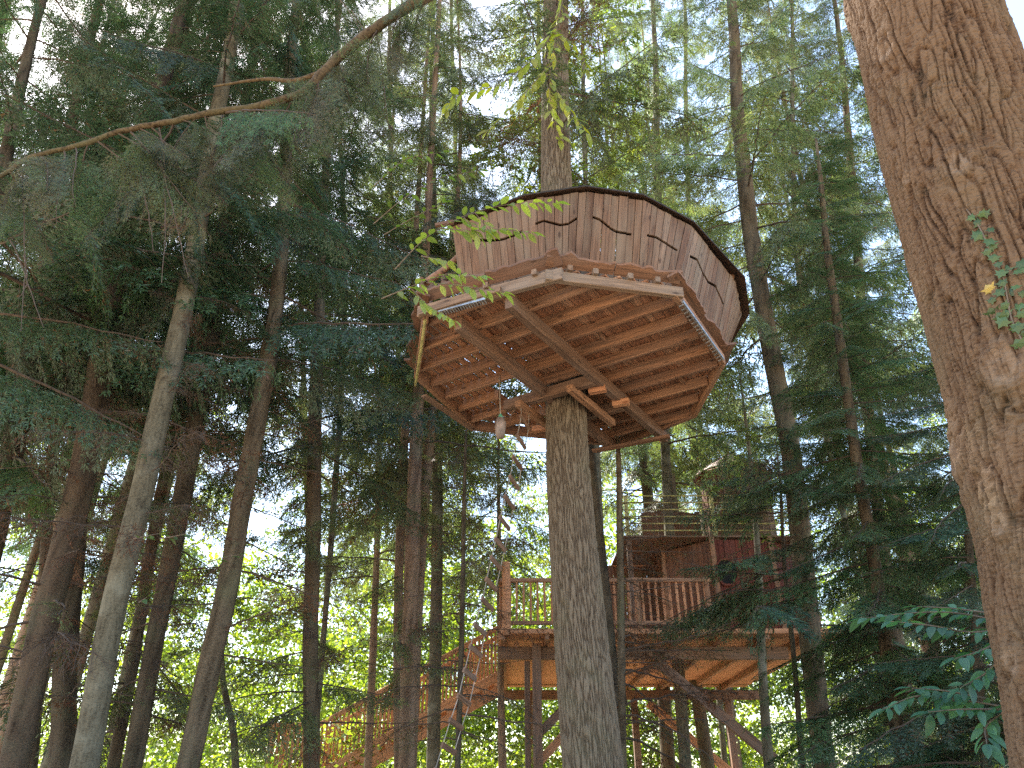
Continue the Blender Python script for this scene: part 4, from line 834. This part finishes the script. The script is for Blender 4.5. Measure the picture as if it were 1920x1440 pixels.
# ------------------------------------------------------------------ near foliage
def near_limb():
    """the long bough that crosses the upper left, close to the camera"""
    px = [(-60, 355), (0, 330), (60, 295), (150, 272), (220, 248), (330, 226), (400, 210), (480, 200), (560, 176), (612, 130), (650, 95), (720, 42), (790, 0), (900, -60), (1060, -150)]
    P = np.array([atY(x, y, 3.3 + i * .04) for i, (x, y) in enumerate(px)]); R = np.interp(np.arange(len(px)), [0, 5, 10, 14], [.011, .02, .036, .05])
    root = thing('overhanging_limb', 'long curved brown limb with feathery drooping sprays across the upper left', 'branch', P[7])
    Q, r = resample(P, 80, R); Q = Q + rng.normal(0, .0025, Q.shape); V, F = tube(Q, r * (1 + .16 * noise(Q * 9)), 12); part(root, 'limb', V, F, [B_BROWN_S], smooth=True)
    side = [(612, 132, 3.75), (560, 150, 3.8), (500, 148, 3.9), (400, 162, 4.0)]; S = resample(np.array([atY(x, y, Y) for x, y, Y in side]), 20); V, F = tube(S, np.linspace(.02, .008, 20), 8); part(root, 'side_limb', V, F, [B_BROWN_S], smooth=True)
    for t in np.linspace(.02, .70, 44):
        k = int(t * 79); s = random.uniform(.22, .46); az = random.choice([random.uniform(1.8, 4.2), random.uniform(-.9, 1.0)]) + random.uniform(-.3, .3)
        bough(root, random.choice(T['feather']), Q[k] - (0, 0, .02), az, random.uniform(-1.25, -.25), s, (.08 * random.uniform(.8, 1.3), .115 * random.uniform(.8, 1.3), .055), 'spray', random.uniform(-.5, .5))
    # long bare twigs hanging below it
    for x0, y0, x1, y1, Y in [(300, 240, 305, 530, 3.5), (300, 300, 345, 520, 3.5), (262, 330, 280, 470, 3.5), (40, 310, 35, 620, 3.4), (20, 450, 70, 610, 3.4), (640, 0, 690, 90, 3.8), (660, 20, 720, 120, 3.8), (45, 480, 35, 560, 3.4), (420, 205, 380, 330, 3.6)]:
        a, c = atY(x0, y0, Y), atY(x1, y1, Y); n = 9; tt = np.linspace(0, 1, n)[:, None]; Z = a + (c - a) * tt + np.array([.02, .015, 0]) * np.sin(tt * random.uniform(1.5, 3.5)) + rng.normal(0, .003, (n, 3)); V, F = tube(resample(Z, 24), np.linspace(.0045, .0018, 24), 5); part(root, 'hanging_twig', V, F, [M_TWIG])
    for x, y, Y in [(120, 340, 3.4), (340, 385, 3.5), (325, 395, 3.5), (355, 395, 3.5)]:
        bough(root, T['brown'][0], atY(x, y, Y), random.uniform(0, 6), -1.3, .12, (.2, .1, .05), 'withered_spray')
M_TWIGL  # pale twigs
B_BROWN_S = bark_mat('limb_bark', (.025, .016, .01), (.07, .048, .027), (.115, .085, .048), (.11, .12, .055), .4, 1.6, bump=.004)
near_limb()

def leaf_shape(name, L=1.0, W=.5, mat=None, k=6, curl=.12):
    V, F = [], []
    for i in range(k + 1):
        t = i / k; hw = W / 2 * math.sin(math.pi * min(1, t ** .85)) ** .8 if 0 < t < 1 else 0.0
        z = curl * L * (-(t * t)); V += [(t * L, -hw, z + .22 * hw), (t * L, 0, z), (t * L, hw, z + .22 * hw)]
    for i in range(k): a = i * 3; F += [[a, a + 3, a + 4, a + 1], [a + 1, a + 4, a + 5, a + 2]]
    return mesh(name, V, F, [mat], smooth=True)
def ivy_shape(name, mat):
    out = [(0, 0), (.25, -.30), (.15, -.62), (.48, -.36), (.62, -.48), (.70, -.18), (1.0, 0), (.70, .18), (.62, .48), (.48, .36), (.15, .62), (.25, .30)]
    V = [(.35, 0, .06)] + [(x, y, -.10 * (x * x + y * y)) for x, y in out]; F = [[0, 1 + i, 1 + (i + 1) % 12] for i in range(12)]
    return mesh(name, V, F, [mat])
LEAVES = [leaf_shape('leaf', 1, .46, M_LEAF, 5, c) for c in (.08, .2, .32)]
IVY = ivy_shape('leaf', M_LEAF)
def put_leaf(root, me, p, d, up, s, col):
    d = nrm(d); y = nrm(np.cross(up, d)); z = np.cross(d, y); p = np.asarray(p) - np.array(root.location)
    o = bpy.data.objects.new('leaf', me); COL.objects.link(o); o.parent = root; o.color = (*col, 1)
    o.matrix_local = Matrix([[d[0] * s, y[0] * s, z[0] * s, p[0]], [d[1] * s, y[1] * s, z[1] * s, p[1]], [d[2] * s, y[2] * s, z[2] * s, p[2]], [0, 0, 0, 1]]); return o
def leafy_branch(label, twigs, ls, col, per=.045, droop=.35, upv=(0, -.25, 1), rstem=.006, cv=.25):
    """twigs: lists of (px, py, distance); leaves sit alternately along them"""
    base = atY(*twigs[0][0]); root = thing('leafy_branch', label, 'branch', base); n = 0
    for tw in twigs:
        P = resample(np.array([atY(*q) for q in tw]), 24); V, F = tube(P, np.linspace(rstem, .0018, 24), 5); part(root, 'stem', V, F, [M_TWIGL])
        Lr = np.sum(np.linalg.norm(np.diff(P, axis=0), axis=1)); m = int(Lr / per)
        for i in range(m):
            t = (i + .5) / m
            if t < .12: continue
            k = min(int(t * 23), 22); p = P[k] + (P[k + 1] - P[k]) * (t * 23 - k); d = nrm(P[k + 1] - P[k]); up = nrm(np.array(upv) + rng.normal(0, .3, 3)); sd = nrm(np.cross(up, d)) * (1 if i % 2 else -1)
            dd = nrm(d * random.uniform(.35, .9) + sd * random.uniform(.6, 1) + np.array([0, 0, -droop * random.uniform(.3, 1.6)])); v = 1 + random.uniform(-cv, cv)
            put_leaf(root, random.choice(LEAVES), p + dd * .012, dd, up, ls * random.uniform(.7, 1.2), (col[0] * v * random.uniform(.85, 1.2), col[1] * v, col[2] * v)); n += 1
        put_leaf(root, LEAVES[1], P[-1], nrm(P[-1] - P[-3]), np.array(upv), ls, col)
    return root
YG = (.19, .30, .075)
leafy_branch('bright green leafy twigs hanging across the upper left of the wall', [[(740, 505, 5.7), (800, 445, 5.6), (870, 405, 5.5), (965, 382, 5.4), (1045, 380, 5.35)], [(825, 428, 5.55), (880, 432, 5.5), (945, 430, 5.4), (1000, 437, 5.35)], [(890, 398, 5.5), (915, 430, 5.5)], [(870, 408, 5.5), (900, 445, 5.5)]], .125, YG, .036)
leafy_branch('pale green leafy twigs hanging at the left edge of the platform', [[(715, 560, 5.7), (790, 530, 5.6), (850, 512, 5.5), (905, 518, 5.45)], [(800, 530, 5.6), (860, 535, 5.5), (945, 548, 5.4)], [(770, 540, 5.6), (800, 570, 5.6), (850, 600, 5.5)], [(790, 480, 5.6), (840, 490, 5.5)]], .12, YG, .038)
leafy_branch('sunlit yellow-green leaves dangling before the trunk above the roof', [[(1120, -160, 6.2), (1060, -20, 6.0), (1040, 80, 5.9), (1030, 170, 5.9), (1050, 262, 5.8)], [(1048, 40, 6), (1000, 110, 5.9), (930, 160, 5.9), (850, 185, 5.8), (835, 205, 5.8)], [(1040, 110, 5.9), (970, 190, 5.9), (915, 245, 5.8)], [(1035, 60, 5.9), (1085, 90, 5.9), (1100, 130, 5.9)], [(1030, 150, 5.9), (1075, 215, 5.9), (1100, 250, 5.8)]], .15, (.19, .26, .04), .05)
leafy_branch('green leafy shoot reaching up left of the house roof', [[(700, 420, 7), (760, 370, 6.9), (820, 335, 6.8), (900, 320, 6.7)], [(720, 440, 7), (790, 400, 6.9), (835, 380, 6.8)], [(700, 350, 7), (760, 300, 7), (830, 285, 6.9)]], .11, (.11, .19, .05), .06)
BLG = (.06, .16, .115)
leafy_branch('broad blue-green leaves spread before the big trunk, upper spray', [[(1990, 1190, 3.9), (1880, 1165, 4.2), (1780, 1148, 4.3), (1700, 1150, 4.4), (1615, 1160, 4.5)], [(1900, 1175, 4.2), (1820, 1185, 4.2), (1740, 1172, 4.2), (1670, 1165, 4.3)], [(1900, 1180, 4.1), (1850, 1215, 4.1), (1790, 1235, 4.1)], [(1900, 1190, 4.1), (1850, 1260, 4.1), (1800, 1290, 4.1)], [(1860, 1150, 4.3), (1780, 1140, 4.4), (1720, 1137, 4.5)]], .095, BLG, .024, .2)
leafy_branch('broad blue-green leaves spread before the big trunk, lower spray', [[(1990, 1350, 3.9), (1880, 1325, 4.1), (1790, 1310, 4.2), (1720, 1305, 4.2), (1655, 1330, 4.2)], [(1890, 1330, 4.1), (1800, 1330, 4.1), (1740, 1335, 4.1)], [(1890, 1330, 4.1), (1850, 1360, 4.1), (1850, 1395, 4.0)], [(1850, 1310, 4.2), (1770, 1295, 4.2), (1710, 1290, 4.2)]], .095, BLG, .024, .3)
leafy_branch('few dark green leaves beside the dark leaning trunks', [[(300, 1010, 7.0), (330, 1005, 7), (352, 1000, 7)], [(250, 1010, 7), (300, 1000, 7)], [(390, 1055, 7), (420, 1045, 7), (448, 1040, 7)], [(260, 1130, 7), (275, 1120, 7)]], .12, (.06, .12, .05), .05)
def ivy():
    root0, V, nn, hit, Q = BRT; line = [(1815, 395), (1835, 425), (1850, 455), (1862, 485), (1880, 515), (1890, 560), (1898, 600), (1918, 640)]
    ks = [hit(*p) for p in line]; P = resample(np.array([V[k] + nn[k] * .012 for k in ks]), 30); root = thing('ivy', 'ivy creeping up the massive trunk with one yellow leaf', 'plant', P[-1])
    V2, F = tube(P, .0035, 5); part(root, 'stem', V2, F, [M_TWIGL])
    pts = [(1818, 408), (1838, 402), (1828, 420), (1845, 398), (1825, 440), (1842, 436), (1855, 432), (1862, 458), (1852, 470), (1866, 478), (1872, 495), (1890, 500), (1905, 495), (1900, 512), (1882, 508), (1915, 505), (1895, 545), (1908, 540), (1918, 548), (1870, 545), (1862, 560), (1880, 572), (1858, 580), (1872, 590), (1888, 585), (1905, 575), (1916, 570), (1910, 590), (1892, 600), (1900, 612), (1912, 608), (1918, 625), (1908, 640), (1876, 528), (1860, 450)]
    for i, (x, y) in enumerate(pts):
        k = hit(x, y); n_ = nrm(nn[k] + rng.normal(0, .25, 3)); d = nrm(np.array([random.uniform(-.8, .8), 0, -random.uniform(.3, 1)])); d = nrm(d - n_ * (d @ n_) * .8); v = random.uniform(.7, 1.25)
        put_leaf(root, IVY, V[k] + nn[k] * random.uniform(.012, .03), d, n_, random.uniform(.035, .06), (.06 * v, .14 * v, .04 * v))
    k = hit(1852, 537); o = put_leaf(root, IVY, V[k] + nn[k] * .02, (.3, 0, -.6), nn[k], .055, (.55, .48, .12)); o['label'] = 'yellow ivy leaf'
ivy()

# ------------------------------------------------------------------ the wood beyond
def far_wood(name, n_trees, dist, leaf, per, zr, col, seed, span=.95, label='', clump=.9, droop=.3):
    g = np.random.default_rng(seed); Vs = []
    for i in range(n_trees):
        Y = g.uniform(*dist); az = g.uniform(-span, span); cx, cyy = Y * math.tan(az * .75), Y; hgt = g.uniform(zr[0], max(zr[0] + 1, min(zr[1], (Y - 19) * .95))); wr = hgt * g.uniform(.2, .34)
        nc = int(per / 60); zc = g.uniform(.02, 1, nc) * hgt + GZ; fr = (zc - GZ) / hgt; rr = wr * np.sin(np.pi * np.clip(fr * .9 + .1, 0, 1)) ** .6 * np.sqrt(g.uniform(.05, 1, nc)); a = g.uniform(0, 6.28, nc)
        C = np.stack([cx + rr * np.cos(a), cyy + rr * np.sin(a), zc], -1)
        k = 60; P = np.repeat(C, k, 0) + g.normal(0, 1, (nc * k, 3)) * np.array([clump * .5, clump * .5, clump * .28]); Vs.append(P)
    P = np.concatenate(Vs); P = P[P[:, 2] > GZ + .05]; m = len(P); D = g.normal(0, 1, (m, 3)) + np.array([0, 0, -droop]); D /= np.linalg.norm(D, axis=1)[:, None]
    U = g.normal(0, .7, (m, 3)) + np.array([0, 0, 1]); S = np.cross(D, U); S /= np.linalg.norm(S, axis=1)[:, None]; L = leaf * g.uniform(.7, 1.4, (m, 1))
    V = np.stack([P, P + D * L * .5 + S * L * .32, P + D * L, P + D * L * .5 - S * L * .32], 1).reshape(-1, 3)
    o = link(name, mesh(name, V, np.arange(m * 4).reshape(-1, 4), [M_FAR])); o.color = (*col, 1); o['kind'] = 'stuff'; o['label'] = label; return m
far_wood('far_wood', 120, (32, 60), .22, 2400, (8, 30), (.17, .25, .05), 1, label='sunlit yellow-green broadleaf wood beyond the trunks')
far_wood('far_conifer_wood', 34, (34, 58), .20, 1900, (14, 24), (.075, .12, .06), 2, label='darker tall conifers deep in the wood', clump=1.1, droop=.8)
far_wood('understorey', 40, (20, 34), .12, 1600, (2.5, 5.5), (.15, .23, .04), 3, label='bright green bushes under the far trees')
